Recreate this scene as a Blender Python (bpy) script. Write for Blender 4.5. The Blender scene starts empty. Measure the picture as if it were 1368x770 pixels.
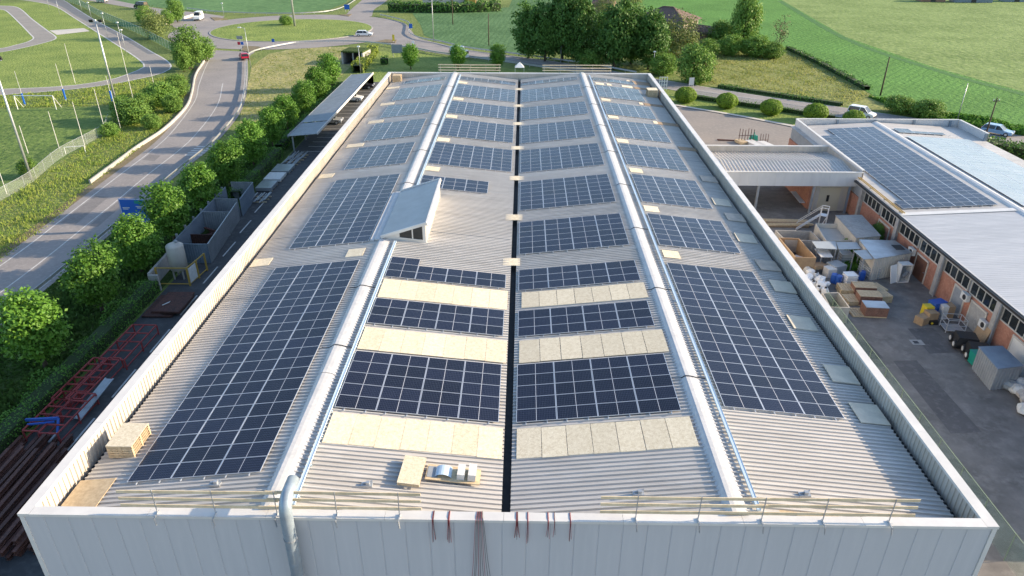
import bpy, math, random
import numpy as np
from mathutils import Vector, Matrix

random.seed(7)
SC = bpy.context.scene
COL = SC.collection
PI = math.pi
R = math.radians

# ------------------------------------------------------------------ camera
F_PX, PITCH, YAW, ROLL = 955.5, 0.486764, -0.0147546, -0.0021085
CAM = Vector((0.641, -21.90, 31.540))
_f = Vector((math.sin(YAW) * math.cos(PITCH), math.cos(YAW) * math.cos(PITCH), -math.sin(PITCH)))
_r = Vector((math.cos(YAW), -math.sin(YAW), 0))
_d = _f.cross(_r)
_r2 = _r * math.cos(ROLL) + _d * math.sin(ROLL)
_d2 = -_r * math.sin(ROLL) + _d * math.cos(ROLL)
cam = bpy.data.cameras.new('camera')
cam.sensor_width = 36
cam.lens = F_PX / 1368 * 36
cam.clip_end = 3000
camo = bpy.data.objects.new('camera', cam)
COL.objects.link(camo)
M = Matrix((( _r2.x, -_d2.x, -_f.x, CAM.x), (_r2.y, -_d2.y, -_f.y, CAM.y), (_r2.z, -_d2.z, -_f.z, CAM.z), (0, 0, 0, 1)))
camo.matrix_world = M
SC.camera = camo


def at(px, py, z=0.0):
    """survey: the point at height z seen at that pixel of the photograph"""
    d = _r2 * ((px - 684) / F_PX) + _d2 * ((py - 385) / F_PX) + _f
    t = (z - CAM.z) / d.z
    return CAM + d * t


# ------------------------------------------------------------------ light
SUN_EL, SUN_AZ = 18.3, 8.0            # azimuth measured from +X towards +Y
world = bpy.data.worlds.new('World')
SC.world = world
world.use_nodes = True
wn = world.node_tree
sky = wn.nodes.new('ShaderNodeTexSky')
sky.sky_type = 'NISHITA'
sky.sun_disc = False
sky.sun_elevation = R(SUN_EL)
sky.sun_rotation = R(90 - SUN_AZ)
sky.air_density = 1.0
sky.ozone_density = 1.9
sky.dust_density = 1.0
wn.links.new(sky.outputs[0], wn.nodes['Background'].inputs[0])
wn.nodes['Background'].inputs[1].default_value = 0.15
sun = bpy.data.lights.new('sun', 'SUN')
sun.energy = 4.6
sun.angle = R(0.5)
sun.color = (1.0, 0.81, 0.58)
suno = bpy.data.objects.new('sun', sun)
COL.objects.link(suno)
to_sun = Vector((math.cos(R(SUN_EL)) * math.cos(R(SUN_AZ)), math.cos(R(SUN_EL)) * math.sin(R(SUN_AZ)), math.sin(R(SUN_EL))))
suno.rotation_euler = (-to_sun).to_track_quat('-Z', 'Y').to_euler()
suno.location = (60, 0, 80)
SC.view_settings.view_transform = 'Standard'
SC.view_settings.look = 'None'
SC.view_settings.exposure = 1.08
SC.view_settings.gamma = 1
SC.view_settings.use_curve_mapping = False


# ------------------------------------------------------------------ materials
def mat(name, col, rough=0.6, metal=0.0, spec=0.5, noise=None, col2=None, bump=None, alpha=None, trans=0.0, lo=0.35, hi=0.65, noise2=None, col3=None, vary=0.0, detail=4, stretch=None):
    m = bpy.data.materials.new(name)
    m.use_nodes = True
    nt = m.node_tree
    b = nt.nodes['Principled BSDF']
    b.inputs['Base Color'].default_value = (*col, 1)
    b.inputs['Roughness'].default_value = rough
    b.inputs['Metallic'].default_value = metal
    b.inputs['Specular IOR Level'].default_value = spec
    src = None
    tc = None

    def coords():
        nonlocal tc
        if tc is None:
            g = nt.nodes.new('ShaderNodeNewGeometry')
            tc = g.outputs['Position']
            if stretch:
                v = nt.nodes.new('ShaderNodeVectorMath')
                v.operation = 'MULTIPLY'
                v.inputs[1].default_value = stretch
                nt.links.new(tc, v.inputs[0])
                tc = v.outputs[0]
        return tc

    def mixn(fac, a, bcol):
        mx = nt.nodes.new('ShaderNodeMix')
        mx.data_type = 'RGBA'
        nt.links.new(fac, mx.inputs[0])
        if isinstance(a, tuple):
            mx.inputs[6].default_value = (*a, 1)
        else:
            nt.links.new(a, mx.inputs[6])
        mx.inputs[7].default_value = (*bcol, 1)
        return mx.outputs[2]

    def nz(scale, l, h, det=detail):
        n = nt.nodes.new('ShaderNodeTexNoise')
        n.inputs['Scale'].default_value = scale
        n.inputs['Detail'].default_value = det
        n.inputs['Roughness'].default_value = 0.65
        nt.links.new(coords(), n.inputs['Vector'])
        r = nt.nodes.new('ShaderNodeMapRange')
        r.inputs[1].default_value = l
        r.inputs[2].default_value = h
        nt.links.new(n.outputs['Fac'], r.inputs[0])
        return r.outputs[0]
    src = col
    if noise and col2:
        src = mixn(nz(noise, lo, hi), src, col2)
    if noise2 and col3:
        src = mixn(nz(noise2, 0.48, 0.72), src, col3)
    if vary:
        oi = nt.nodes.new('ShaderNodeObjectInfo')
        hs = nt.nodes.new('ShaderNodeHueSaturation')
        r = nt.nodes.new('ShaderNodeMapRange')
        r.inputs[3].default_value = 1 - vary
        r.inputs[4].default_value = 1 + vary
        nt.links.new(oi.outputs['Random'], r.inputs[0])
        nt.links.new(r.outputs[0], hs.inputs['Value'])
        if isinstance(src, tuple):
            hs.inputs['Color'].default_value = (*src, 1)
        else:
            nt.links.new(src, hs.inputs['Color'])
        src = hs.outputs[0]
    if not isinstance(src, tuple):
        nt.links.new(src, b.inputs['Base Color'])
    if bump:
        n = nt.nodes.new('ShaderNodeTexNoise')
        n.inputs['Scale'].default_value = bump[0]
        n.inputs['Detail'].default_value = 4
        nt.links.new(coords(), n.inputs['Vector'])
        bp = nt.nodes.new('ShaderNodeBump')
        bp.inputs['Strength'].default_value = bump[1]
        bp.inputs['Distance'].default_value = bump[2] if len(bump) > 2 else 0.1
        nt.links.new(n.outputs['Fac'], bp.inputs['Height'])
        nt.links.new(bp.outputs[0], b.inputs['Normal'])
    if trans:
        tr = nt.nodes.new('ShaderNodeBsdfTranslucent')
        if isinstance(src, tuple):
            tr.inputs[0].default_value = (*src, 1)
        else:
            nt.links.new(src, tr.inputs[0])
        ms = nt.nodes.new('ShaderNodeMixShader')
        ms.inputs[0].default_value = trans
        nt.links.new(b.outputs[0], ms.inputs[1])
        nt.links.new(tr.outputs[0], ms.inputs[2])
        nt.links.new(ms.outputs[0], nt.nodes['Material Output'].inputs[0])
    if alpha is not None:
        b.inputs['Alpha'].default_value = alpha
    return m


MT = {}
MT['roof'] = mat('roof sheet', (.56, .535, .50), .42, noise=.22, col2=(.435, .412, .38), noise2=1.6, col3=(.60, .575, .54), stretch=(.25, 1.6, 1))
MT['trim'] = mat('white metal trim', (.70, .68, .64), .4, noise=.8, col2=(.62, .60, .57), vary=.03)
MT['ridge'] = mat('ridge metal', (.53, .53, .53), .38, noise=1.2, col2=(.44, .445, .45), noise2=5, col3=(.58, .575, .57))
MT['wall'] = mat('wall panel', (.535, .535, .55), .45, noise=.8, col2=(.50, .505, .52), noise2=3, col3=(.548, .548, .56), stretch=(1.2, 1, .10), lo=.3, hi=.75)
MT['wallpale'] = mat('pale wall panel', (.60, .60, .60), .45, noise=.5, col2=(.52, .52, .53), stretch=(1, 1, .2))
MT['roof2'] = mat('grey roof sheet', (.50, .505, .51), .4, noise=.25, col2=(.44, .445, .45), noise2=1.2, col3=(.55, .55, .55), stretch=(.25, 1.6, 1))
MT['parapet'] = mat('parapet lining', (.58, .535, .475), .5, noise=.7, col2=(.47, .43, .37), stretch=(1, 1, .3))
MT['dark'] = mat('dark gutter', (.03, .03, .033), .7, noise=2, col2=(.06, .055, .05))
MT['alu'] = mat('aluminium', (.72, .73, .75), .35, metal=.6)
MT['galv'] = mat('galvanised steel', (.50, .52, .54), .42, metal=.55, noise=4, col2=(.40, .42, .44))
MT['duct'] = mat('duct metal', (.33, .395, .45), .42, metal=.3, noise=3, col2=(.27, .325, .375))
MT['tray'] = mat('cable tray blue', (.50, .62, .72), .4)
MT['osb'] = mat('chip board', (.74, .655, .485), .75, noise=5, col2=(.58, .49, .335), noise2=16, col3=(.83, .755, .595), vary=.09)
MT['osbdark'] = mat('dark and shaded board', (.36, .26, .16), .8, noise=6, col2=(.27, .19, .12), vary=.1)  # parapet shade put into the brown of the right-hand boards; also dark timber
MT['railwood'] = mat('rail timber', (.80, .66, .45), .7, noise=3, col2=(.66, .52, .33), vary=.08)
MT['wood'] = mat('sawn wood', (.62, .49, .31), .7, noise=5, col2=(.48, .36, .22), vary=.08)
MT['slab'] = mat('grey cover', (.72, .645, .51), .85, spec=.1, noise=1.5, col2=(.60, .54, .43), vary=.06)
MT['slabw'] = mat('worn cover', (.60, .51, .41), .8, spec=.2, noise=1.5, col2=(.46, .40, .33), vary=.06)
MT['cablered'] = mat('red cable', (.30, .03, .04), .5)
MT['cableblack'] = mat('black cable', (.02, .02, .022), .5)
MT['glass'] = mat('dark window glass', (.02, .026, .03), .08)
MT['lantern'] = mat('lantern sheet', (.37, .40, .415), .38, noise=.8, col2=(.31, .335, .35))
MT['trackpav'] = mat('track paving', (.27, .25, .225), .9, noise=.2, col2=(.22, .205, .19), noise2=2, col3=(.30, .28, .25))
MT['asphalt'] = mat('road asphalt', (.285, .26, .245), .85, noise=.16, col2=(.225, .207, .196), noise2=2.5, col3=(.32, .295, .275), bump=(30, .3, .02))
MT['patch'] = mat('asphalt patch', (.20, .186, .178), .85, noise=.6, col2=(.165, .155, .15), noise2=3, col3=(.235, .22, .21))
MT['yardpatch'] = mat('paving patch', (.125, .115, .11), .8, noise=.5, col2=(.09, .085, .082), noise2=2, col3=(.17, .155, .15))
MT['asphaltdark'] = mat('yard asphalt', (.075, .075, .077), .85, noise=.25, col2=(.05, .051, .053), noise2=1.5, col3=(.10, .10, .098))
MT['yard'] = mat('yard paving', (.225, .205, .187), .85, noise=.3, col2=(.13, .12, .11), noise2=.9, col3=(.26, .24, .22), detail=6)
MT['lot'] = mat('gravel lot', (.26, .23, .205), .9, noise=.2, col2=(.22, .20, .185), noise2=2, col3=(.30, .27, .24))
MT['paint'] = mat('road paint', (.62, .61, .58), .7, noise=1.5, col2=(.42, .41, .39))
MT['concrete'] = mat('concrete', (.38, .365, .34), .85, noise=.8, col2=(.29, .28, .265), noise2=4, col3=(.44, .42, .39))
MT['concretelight'] = mat('pale concrete', (.58, .54, .47), .8, noise=1, col2=(.48, .45, .40))
MT['guardwall'] = mat('weathered guard wall', (.44, .42, .38), .85, noise=.8, col2=(.36, .345, .32))
MT['steel'] = mat('grey painted steel', (.30, .32, .34), .5, noise=1.5, col2=(.24, .26, .28))
MT['steelblue'] = mat('blue grey sheet', (.20, .25, .30), .45, noise=1, col2=(.16, .20, .25))
MT['rust'] = mat('rusty steel', (.115, .045, .032), .8, noise=1.6, col2=(.065, .03, .025), noise2=7, col3=(.17, .075, .05), vary=.25)
MT['redsteel'] = mat('red oxide steel', (.36, .055, .05), .6, noise=2, col2=(.26, .04, .04))
MT['blue'] = mat('blue paint', (.025, .10, .40), .45)
MT['signblue'] = mat('sign blue', (.006, .11, .47), .4)
MT['signgreen'] = mat('sign green', (.01, .26, .20), .4)
MT['white'] = mat('white paint', (.78, .78, .77), .4)
MT['offwhite'] = mat('off white plastic', (.70, .69, .66), .5, noise=3, col2=(.58, .57, .54))
MT['black'] = mat('black plastic', (.018, .018, .02), .45)
MT['rubber'] = mat('tyre rubber', (.02, .02, .021), .8)
MT['carwhite'] = mat('car paint white', (.76, .77, .78), .22)
MT['carred'] = mat('car paint red', (.42, .012, .045), .22)
MT['carsilver'] = mat('car paint silver', (.50, .52, .53), .25, metal=.5)
MT['carblue'] = mat('car paint blue', (.24, .38, .55), .22)
MT['cardark'] = mat('car paint dark', (.02, .02, .028), .22)
MT['lampred'] = mat('tail lamp', (.35, .01, .01), .25)
MT['lampclear'] = mat('head lamp', (.75, .76, .78), .12)
MT['brick'] = mat('orange brick wall', (.42, .19, .125), .85, noise=.9, col2=(.31, .135, .09), noise2=5, col3=(.47, .24, .165))
MT['oldbrick'] = mat('old brick', (.30, .175, .115), .9, noise=1, col2=(.22, .13, .09), noise2=5, col3=(.36, .24, .17))
MT['tile'] = mat('roof tile', (.15, .095, .075), .85, noise=.9, col2=(.10, .07, .06), noise2=5, col3=(.21, .14, .11))
MT['oldplaster'] = mat('weathered plaster', (.26, .22, .18), .9, noise=.6, col2=(.18, .155, .125))
MT['plaster'] = mat('plaster', (.52, .48, .43), .85, noise=.7, col2=(.44, .41, .37))
MT['door'] = mat('brown door', (.20, .09, .055), .6, noise=1, col2=(.15, .07, .045))
MT['cream'] = mat('cream door', (.52, .47, .36), .6)
MT['card'] = mat('cardboard', (.40, .275, .16), .85, noise=2, col2=(.30, .20, .12), vary=.12)
MT['terracotta'] = mat('brown brick stack', (.235, .115, .08), .85, noise=3, col2=(.155, .08, .058), noise2=9, col3=(.28, .16, .12))
MT['yellow'] = mat('yellow plastic', (.66, .50, .03), .45)
MT['yellowsteel'] = mat('yellow steel', (.42, .27, .05), .6)
MT['sheetmetal'] = mat('thin metal sheets', (.45, .47, .49), .3, metal=.5, noise=1, col2=(.35, .36, .37))
MT['tank'] = mat('tank paint', (.48, .46, .41), .55, noise=1, col2=(.36, .34, .30), stretch=(1, 1, .25))
MT['bark'] = mat('bark', (.11, .08, .055), .9, noise=5, col2=(.06, .045, .033))
MT['leaf'] = mat('linden leaves', (0.103, 0.237, 0.027), .55, spec=.35, noise=.9, col2=(0.144, 0.294, 0.037), trans=.32, vary=.12)
MT['leafdark'] = mat('dark leaves', (0.067, 0.159, 0.030), .6, spec=.3, noise=.5, col2=(0.103, 0.208, 0.040), trans=.25, vary=.14)
MT['leafmid'] = mat('mid green leaves', (0.131, 0.255, 0.044), .6, spec=.3, noise=.6, col2=(0.194, 0.325, 0.060), trans=.28, vary=.14)
MT['leafpale'] = mat('pale leaves', (0.204, 0.246, 0.078), .6, spec=.3, noise=.6, col2=(0.144, 0.198, 0.054), trans=.28, vary=.12)
MT['leafdry'] = mat('dry twigs', (.21, .165, .10), .8, noise=.6, col2=(.15, .135, .06), vary=.1)
MT['leafball'] = mat('clipped bush leaves', (0.238, 0.365, 0.034), .6, spec=.3, noise=2, col2=(0.170, 0.297, 0.031), trans=.25, vary=.08)
MT['hedge'] = mat('hedge leaves', (0.070, 0.175, 0.025), .6, spec=.3, noise=.8, col2=(0.105, 0.238, 0.034), trans=.25, vary=.1)
MT['hedgelight'] = mat('light hedge leaves', (.21, .27, .03), .6, spec=.3, noise=.8, col2=(.16, .23, .03), trans=.25)
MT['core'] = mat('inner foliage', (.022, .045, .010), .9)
MT['tuft'] = mat('wild grass', (0.316, 0.381, 0.079), .8, spec=.2, noise=.35, col2=(0.201, 0.309, 0.051), noise2=1.2, col3=(.33, .31, .12), trans=.4)
MT['tuftmeadow'] = mat('meadow grass', (.28, .30, .09), .8, spec=.2, noise=.2, col2=(.20, .25, .06), noise2=.7, col3=(.36, .335, .16), trans=.45)
MT['tuftdark'] = mat('bank grass', (0.080, 0.152, 0.032), .8, spec=.2, noise=.35, col2=(0.056, 0.112, 0.024), trans=.3)  # grass tone darkened to carry the shade on the bank
MT['netpost'] = mat('fence post green', (.16, .22, .15), .6)
MT['netgreen'] = mat('green mesh', (.02, .20, .13), .7, alpha=.55)
MT['netpale'] = mat('wire mesh', (.42, .46, .42), .6, alpha=.22)
MT['netyard'] = mat('wire mesh green', (.12, .24, .20), .6, alpha=.22)


def ground_mat(name, cols, scale, rows=None, fine=6.0):
    """field: two broad tones, fine mottling and, if rows=(angle, spacing, strength, colour), drill rows"""
    m = mat(name, cols[0], .95, spec=.15, noise=scale, col2=tuple(.85 * c for c in cols[1]), noise2=fine, col3=tuple(1.12 * c for c in cols[2]), bump=(fine * 1.5, .8, .35), detail=9, lo=.40, hi=.60)
    if rows:
        nt = m.node_tree
        b = nt.nodes['Principled BSDF']
        src = b.inputs['Base Color'].links[0].from_socket
        g = nt.nodes.new('ShaderNodeNewGeometry')
        rot = nt.nodes.new('ShaderNodeVectorRotate')
        rot.rotation_type = 'Z_AXIS'
        rot.inputs['Angle'].default_value = rows[0]
        nt.links.new(g.outputs['Position'], rot.inputs['Vector'])
        w = nt.nodes.new('ShaderNodeTexWave')
        w.bands_direction = 'X'
        w.inputs['Scale'].default_value = 0.314 / rows[1]
        w.inputs['Distortion'].default_value = 1.2
        w.inputs['Detail'].default_value = 2
        w.inputs['Detail Scale'].default_value = .4
        nt.links.new(rot.outputs[0], w.inputs['Vector'])
        mr = nt.nodes.new('ShaderNodeMapRange')
        mr.inputs[1].default_value = .55
        mr.inputs[2].default_value = .95
        mr.inputs[4].default_value = rows[2]
        nt.links.new(w.outputs['Fac'], mr.inputs[0])
        mx = nt.nodes.new('ShaderNodeMix')
        mx.data_type = 'RGBA'
        nt.links.new(mr.outputs[0], mx.inputs[0])
        nt.links.new(src, mx.inputs[6])
        mx.inputs[7].default_value = (*rows[3], 1)
        nt.links.new(mx.outputs[2], b.inputs['Base Color'])
    return m


MT['ground'] = ground_mat('rough grass', [(0.169, 0.219, 0.062), (0.119, 0.181, 0.047), (0.237, 0.250, 0.100)], .06, fine=1.2)
MT['lawn'] = ground_mat('lawn', [(0.223, 0.290, 0.074), (0.169, 0.250, 0.060), (0.284, 0.317, 0.101)], .1, fine=1.5)
MT['pitch'] = ground_mat('playing field', [(0.138, 0.210, 0.053), (0.108, 0.180, 0.046), (0.174, 0.228, 0.069)], .08, fine=.8)
MT['drymeadow'] = ground_mat('dry meadow', [(0.325, 0.306, 0.126), (0.237, 0.269, 0.089), (0.400, 0.344, 0.195)], .07, fine=.7)
MT['meadow'] = ground_mat('flower meadow', [(0.252, 0.270, 0.093), (0.192, 0.234, 0.069), (0.324, 0.306, 0.135)], .09, fine=.9)
MT['crop'] = ground_mat('young crop', [(.108, .252, .052), (.092, .225, .044), (.13, .27, .066)], .05, rows=(R(40), 1.55, .5, (.065, .17, .04)), fine=.8)
MT['cropblue'] = ground_mat('bean field', [(0.098, 0.190, 0.078), (0.075, 0.161, 0.061), (0.127, 0.218, 0.096)], .08, rows=(R(5), 1.6, .35, (.05, .115, .035)), fine=.7)
MT['cropdark'] = ground_mat('far crop field', [(0.108, 0.210, 0.080), (0.090, 0.186, 0.068), (0.132, 0.234, 0.092)], .04, fine=.3)
MT['wheat'] = ground_mat('barley field', [(.205, .285, .092), (.165, .25, .07), (.255, .315, .125)], .06, fine=.5)
MT['bank'] = ground_mat('shade-darkened bank', [(0.058, 0.098, 0.023), (0.046, 0.078, 0.018), (0.091, 0.117, 0.039)], .2, fine=2)  # shade between lindens and hedge put into the dark green
MT['soil'] = mat('bare soil', (.20, .15, .09), .95, noise=1, col2=(.12, .11, .05), noise2=5, col3=(.25, .2, .13))

# solar cell glass
m = bpy.data.materials.new('solar cells')
m.use_nodes = True
nt = m.node_tree
b = nt.nodes['Principled BSDF']
b.inputs['Roughness'].default_value = .14
b.inputs['IOR'].default_value = 1.45
tc = nt.nodes.new('ShaderNodeTexCoord')
sx = nt.nodes.new('ShaderNodeSeparateXYZ')
nt.links.new(tc.outputs['Object'], sx.inputs[0])


def mnode(op, a, bb=None):
    n = nt.nodes.new('ShaderNodeMath')
    n.operation = op
    if isinstance(a, (int, float)):
        n.inputs[0].default_value = a
    else:
        nt.links.new(a, n.inputs[0])
    if bb is not None:
        if isinstance(bb, (int, float)):
            n.inputs[1].default_value = bb
        else:
            nt.links.new(bb, n.inputs[1])
    return n.outputs[0]


gx = mnode('LESS_THAN', mnode('PINGPONG', mnode('ADD', sx.outputs[0], 10 * .0845), .0845 / 2), .0042)
gy = mnode('LESS_THAN', mnode('PINGPONG', mnode('ADD', sx.outputs[1], 10 * .1655), .1655 / 2), .0050)
mid = mnode('LESS_THAN', mnode('ABSOLUTE', sx.outputs[0]), .013)
grid = mnode('MULTIPLY', mnode('MAXIMUM', gx, gy), .42)
oi = nt.nodes.new('ShaderNodeObjectInfo')
mrv = nt.nodes.new('ShaderNodeMapRange')
mrv.inputs[3].default_value = .7
mrv.inputs[4].default_value = 1.35
nt.links.new(oi.outputs['Random'], mrv.inputs[0])
cc = nt.nodes.new('ShaderNodeMix')
cc.data_type = 'RGBA'
cc.blend_type = 'MULTIPLY'
cc.inputs[0].default_value = 1
cc.inputs[6].default_value = (.0065, .0085, .022, 1)
nt.links.new(mrv.outputs[0], cc.inputs[7])
m1 = nt.nodes.new('ShaderNodeMix')
m1.data_type = 'RGBA'
nt.links.new(grid, m1.inputs[0])
nt.links.new(cc.outputs[2], m1.inputs[6])
m1.inputs[7].default_value = (.16, .18, .22, 1)
m2 = nt.nodes.new('ShaderNodeMix')
m2.data_type = 'RGBA'
nt.links.new(mid, m2.inputs[0])
nt.links.new(m1.outputs[2], m2.inputs[6])
m2.inputs[7].default_value = (.55, .56, .6, 1)
nt.links.new(m2.outputs[2], b.inputs['Base Color'])
dn = nt.nodes.new('ShaderNodeTexNoise')
dn.inputs['Scale'].default_value = .7
dn.inputs['Detail'].default_value = 6
gp = nt.nodes.new('ShaderNodeNewGeometry')
nt.links.new(gp.outputs['Position'], dn.inputs['Vector'])
dr = nt.nodes.new('ShaderNodeMapRange')
dr.inputs[1].default_value = .35
dr.inputs[2].default_value = .7
dr.inputs[3].default_value = .09
dr.inputs[4].default_value = .26
nt.links.new(dn.outputs['Fac'], dr.inputs[0])
nt.links.new(dr.outputs[0], b.inputs['Roughness'])
MT['cells'] = m


# ------------------------------------------------------------------ helpers
class MB:
    def __init__(self):
        self.v, self.f, self.mi = [], [], []

    def add(self, vs, fs, m=0):
        o = len(self.v)
        self.v += [tuple(v) for v in vs]
        for f in fs:
            self.f.append(tuple(i + o for i in f))
            self.mi.append(m)
        return self

    def box(self, c, s, rz=0, m=0, top=1.0, rx=0, ry=0):
        """box of size s centred at c; top<1 tapers the top"""
        vs = []
        for z in (-.5, .5):
            k = top if z > 0 else 1
            for x, y in ((-.5, -.5), (.5, -.5), (.5, .5), (-.5, .5)):
                vs.append(Vector((x * s[0] * k, y * s[1] * k, z * s[2])))
        rm = Matrix.Rotation(rz, 3, 'Z') @ Matrix.Rotation(ry, 3, 'Y') @ Matrix.Rotation(rx, 3, 'X')
        vs = [rm @ v + Vector(c) for v in vs]
        return self.add(vs, [(0, 3, 2, 1), (4, 5, 6, 7), (0, 1, 5, 4), (1, 2, 6, 5), (2, 3, 7, 6), (3, 0, 4, 7)], m)

    def b2(self, x0, x1, y0, y1, z0, z1, m=0):
        return self.box(((x0 + x1) / 2, (y0 + y1) / 2, (z0 + z1) / 2), (x1 - x0, y1 - y0, z1 - z0), m=m)

    def bar(self, p, q, w, h=None, m=0):
        p, q = Vector(p), Vector(q)
        h = h or w
        d = q - p
        L = d.length
        d.normalize()
        u = d.cross(Vector((0, 0, 1)))
        if u.length < 1e-4:
            u = Vector((1, 0, 0))
        u.normalize()
        n = u.cross(d)
        vs = []
        for e in (p, q):
            for a, c in ((-1, -1), (1, -1), (1, 1), (-1, 1)):
                vs.append(e + u * (a * w / 2) + n * (c * h / 2))
        return self.add(vs, [(0, 3, 2, 1), (4, 5, 6, 7), (0, 1, 5, 4), (1, 2, 6, 5), (2, 3, 7, 6), (3, 0, 4, 7)], m)

    def tube(self, pts, r, n=8, m=0, cap=True):
        pts = [Vector(p) for p in pts]
        rs = r if isinstance(r, (list, tuple)) else [r] * len(pts)
        ref = None
        rings = []
        for i, p in enumerate(pts):
            d = (pts[min(i + 1, len(pts) - 1)] - pts[max(i - 1, 0)]).normalized()
            if ref is None:
                ref = d.orthogonal().normalized()
            ref = (ref - d * ref.dot(d)).normalized()
            w = d.cross(ref)
            rings.append([p + (ref * math.cos(2 * PI * k / n) + w * math.sin(2 * PI * k / n)) * rs[i] for k in range(n)])
        vs = [v for rg in rings for v in rg]
        fs = []
        for i in range(len(pts) - 1):
            for k in range(n):
                a, b_ = i * n + k, i * n + (k + 1) % n
                fs.append((a, b_, b_ + n, a + n))
        if cap:
            fs.append(tuple(reversed(range(n))))
            fs.append(tuple(range((len(pts) - 1) * n, len(pts) * n)))
        return self.add(vs, fs, m)

    def prism(self, poly, z0, z1, m=0):
        n = len(poly)
        ar = sum(poly[i][0] * poly[(i + 1) % n][1] - poly[(i + 1) % n][0] * poly[i][1] for i in range(n))
        if ar < 0:
            poly = poly[::-1]
        vs = [(p[0], p[1], z0) for p in poly] + [(p[0], p[1], z1) for p in poly]
        fs = [tuple(reversed(range(n))), tuple(range(n, 2 * n))] + [(i, (i + 1) % n, (i + 1) % n + n, i + n) for i in range(n)]
        return self.add(vs, fs, m)

    def sheet(self, poly, z, m=0):
        n = len(poly)
        ar = sum(poly[i][0] * poly[(i + 1) % n][1] - poly[(i + 1) % n][0] * poly[i][1] for i in range(n))
        if ar < 0:
            poly = poly[::-1]
        return self.add([(p[0], p[1], z) for p in poly], [tuple(range(n))], m)

    def strip(self, a, b_, z, m=0):
        """ribbon between two lines of equal length"""
        n = len(a)
        vs = [(p[0], p[1], z) for p in a] + [(p[0], p[1], z) for p in b_]
        fs = []
        for i in range(n - 1):
            f = (i, i + 1, n + i + 1, n + i)
            e1 = Vector(vs[f[1]]) - Vector(vs[f[0]])
            e2 = Vector(vs[f[3]]) - Vector(vs[f[0]])
            fs.append(f if e1.cross(e2).z > 0 else f[::-1])
        return self.add(vs, fs, m)

    def corr(self, o, u, v, n, L, pitch, prof, m=0, th=0):
        """profiled sheet: prof (t 0..1, height) repeated along u over length L, swept along the full vector v"""
        o, u, v, n = Vector(o), Vector(u), Vector(v), Vector(n)
        k = int(L / pitch)
        vs = []
        for i in range(k + 1):
            for t, h in prof:
                s = (i + t) * pitch
                if s > L:
                    break
                p = o + u * s + n * h
                vs += [p, p + v]
        p = o + u * L
        vs += [p, p + v]
        fs = [(2 * i, 2 * i + 2, 2 * i + 3, 2 * i + 1) for i in range(len(vs) // 2 - 1)]
        e = u.cross(v).dot(n)
        if e < 0:
            fs = [f[::-1] for f in fs]
        return self.add(vs, fs, m)

    def build(self, name, mats, parent=None, smooth=False, loc=None, kind=None):
        me = bpy.data.meshes.new(name)
        me.from_pydata(self.v, [], self.f)
        if not isinstance(mats, (list, tuple)):
            mats = [mats]
        for x in mats:
            me.materials.append(MT[x] if isinstance(x, str) else x)
        me.polygons.foreach_set('material_index', self.mi)
        if smooth:
            me.polygons.foreach_set('use_smooth', [True] * len(self.f))
        me.update()
        return link(name, me, parent, loc, kind)


def link(name, me, parent=None, loc=None, kind=None):
    o = bpy.data.objects.new(name, me)
    COL.objects.link(o)
    if parent:
        o.parent = parent
    if loc is not None:
        o.location = loc
    if kind:
        o['kind'] = kind
    return o


def tag(o, label, cat, group=None):
    o['label'] = label
    o['category'] = cat
    if group:
        o['group'] = group
    return o


def thing(name, label, cat, loc=(0, 0, 0), rz=0, group=None):
    o = bpy.data.objects.new(name, None)
    o.empty_display_size = .3
    COL.objects.link(o)
    o.location = loc
    o.rotation_euler = (0, 0, rz)
    return tag(o, label, cat, group)


def kids(o):
    return [c for c in COL.objects if c.parent == o]


def dup(root, loc, rz=0, label=None, scale=None, group=None):
    r = root.copy()
    COL.objects.link(r)
    r.location = loc
    if root.type == 'EMPTY' or rz is not None:
        r.rotation_euler = (0, 0, rz or 0)
    if scale:
        r.scale = scale if isinstance(scale, tuple) else (scale,) * 3
    if label:
        r['label'] = label
    if group:
        r['group'] = group
    for ch in list(root.children):
        c = ch.copy()
        COL.objects.link(c)
        c.parent = r
        for g in ch.children:
            d = g.copy()
            COL.objects.link(d)
            d.parent = c
    return r


def G(*pts):
    return [(at(x, y).x, at(x, y).y) for x, y in pts]


def smooth_line(pts, n=6):
    """Catmull-Rom through 2D points"""
    P = [Vector((p[0], p[1])) for p in pts]
    P = [P[0] * 2 - P[1]] + P + [P[-1] * 2 - P[-2]]
    out = []
    for i in range(1, len(P) - 2):
        for k in range(n):
            t = k / n
            a, b_, c, d = P[i - 1], P[i], P[i + 1], P[i + 2]
            q = .5 * ((2 * b_) + (c - a) * t + (2 * a - 5 * b_ + 4 * c - d) * t * t + (3 * b_ - a - 3 * c + d) * t ** 3)
            out.append((q.x, q.y))
    out.append((P[-2].x, P[-2].y))
    return out


def offset(line, d):
    out = []
    for i, p in enumerate(line):
        a, c = line[max(i - 1, 0)], line[min(i + 1, len(line) - 1)]
        t = Vector((c[0] - a[0], c[1] - a[1])).normalized()
        out.append((p[0] - t.y * d, p[1] + t.x * d))
    return out


def resample(line, step):
    P = [Vector((p[0], p[1])) for p in line]
    out = [P[0].copy()]
    need = step
    for i in range(len(P) - 1):
        a, c = P[i], P[i + 1]
        L = (c - a).length
        pos = 0
        while L - pos >= need:
            pos += need
            out.append(a + (c - a) * (pos / L))
            need = step
        need -= L - pos
    return [(p.x, p.y) for p in out]


def struct(name, mb, m):
    return mb.build(name, m, kind='structure')


# ------------------------------------------------------------------ ground, fields, roads
mb = MB()
mb.sheet([(-900, -250), (900, -250), (900, 1100), (-900, 1100)], 0)
struct('ground', mb, 'ground')


def field(name, pts, m, z, px=True):
    mb = MB()
    mb.sheet(G(*pts) if px else pts, z)
    return struct(name, mb, m)


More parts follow.
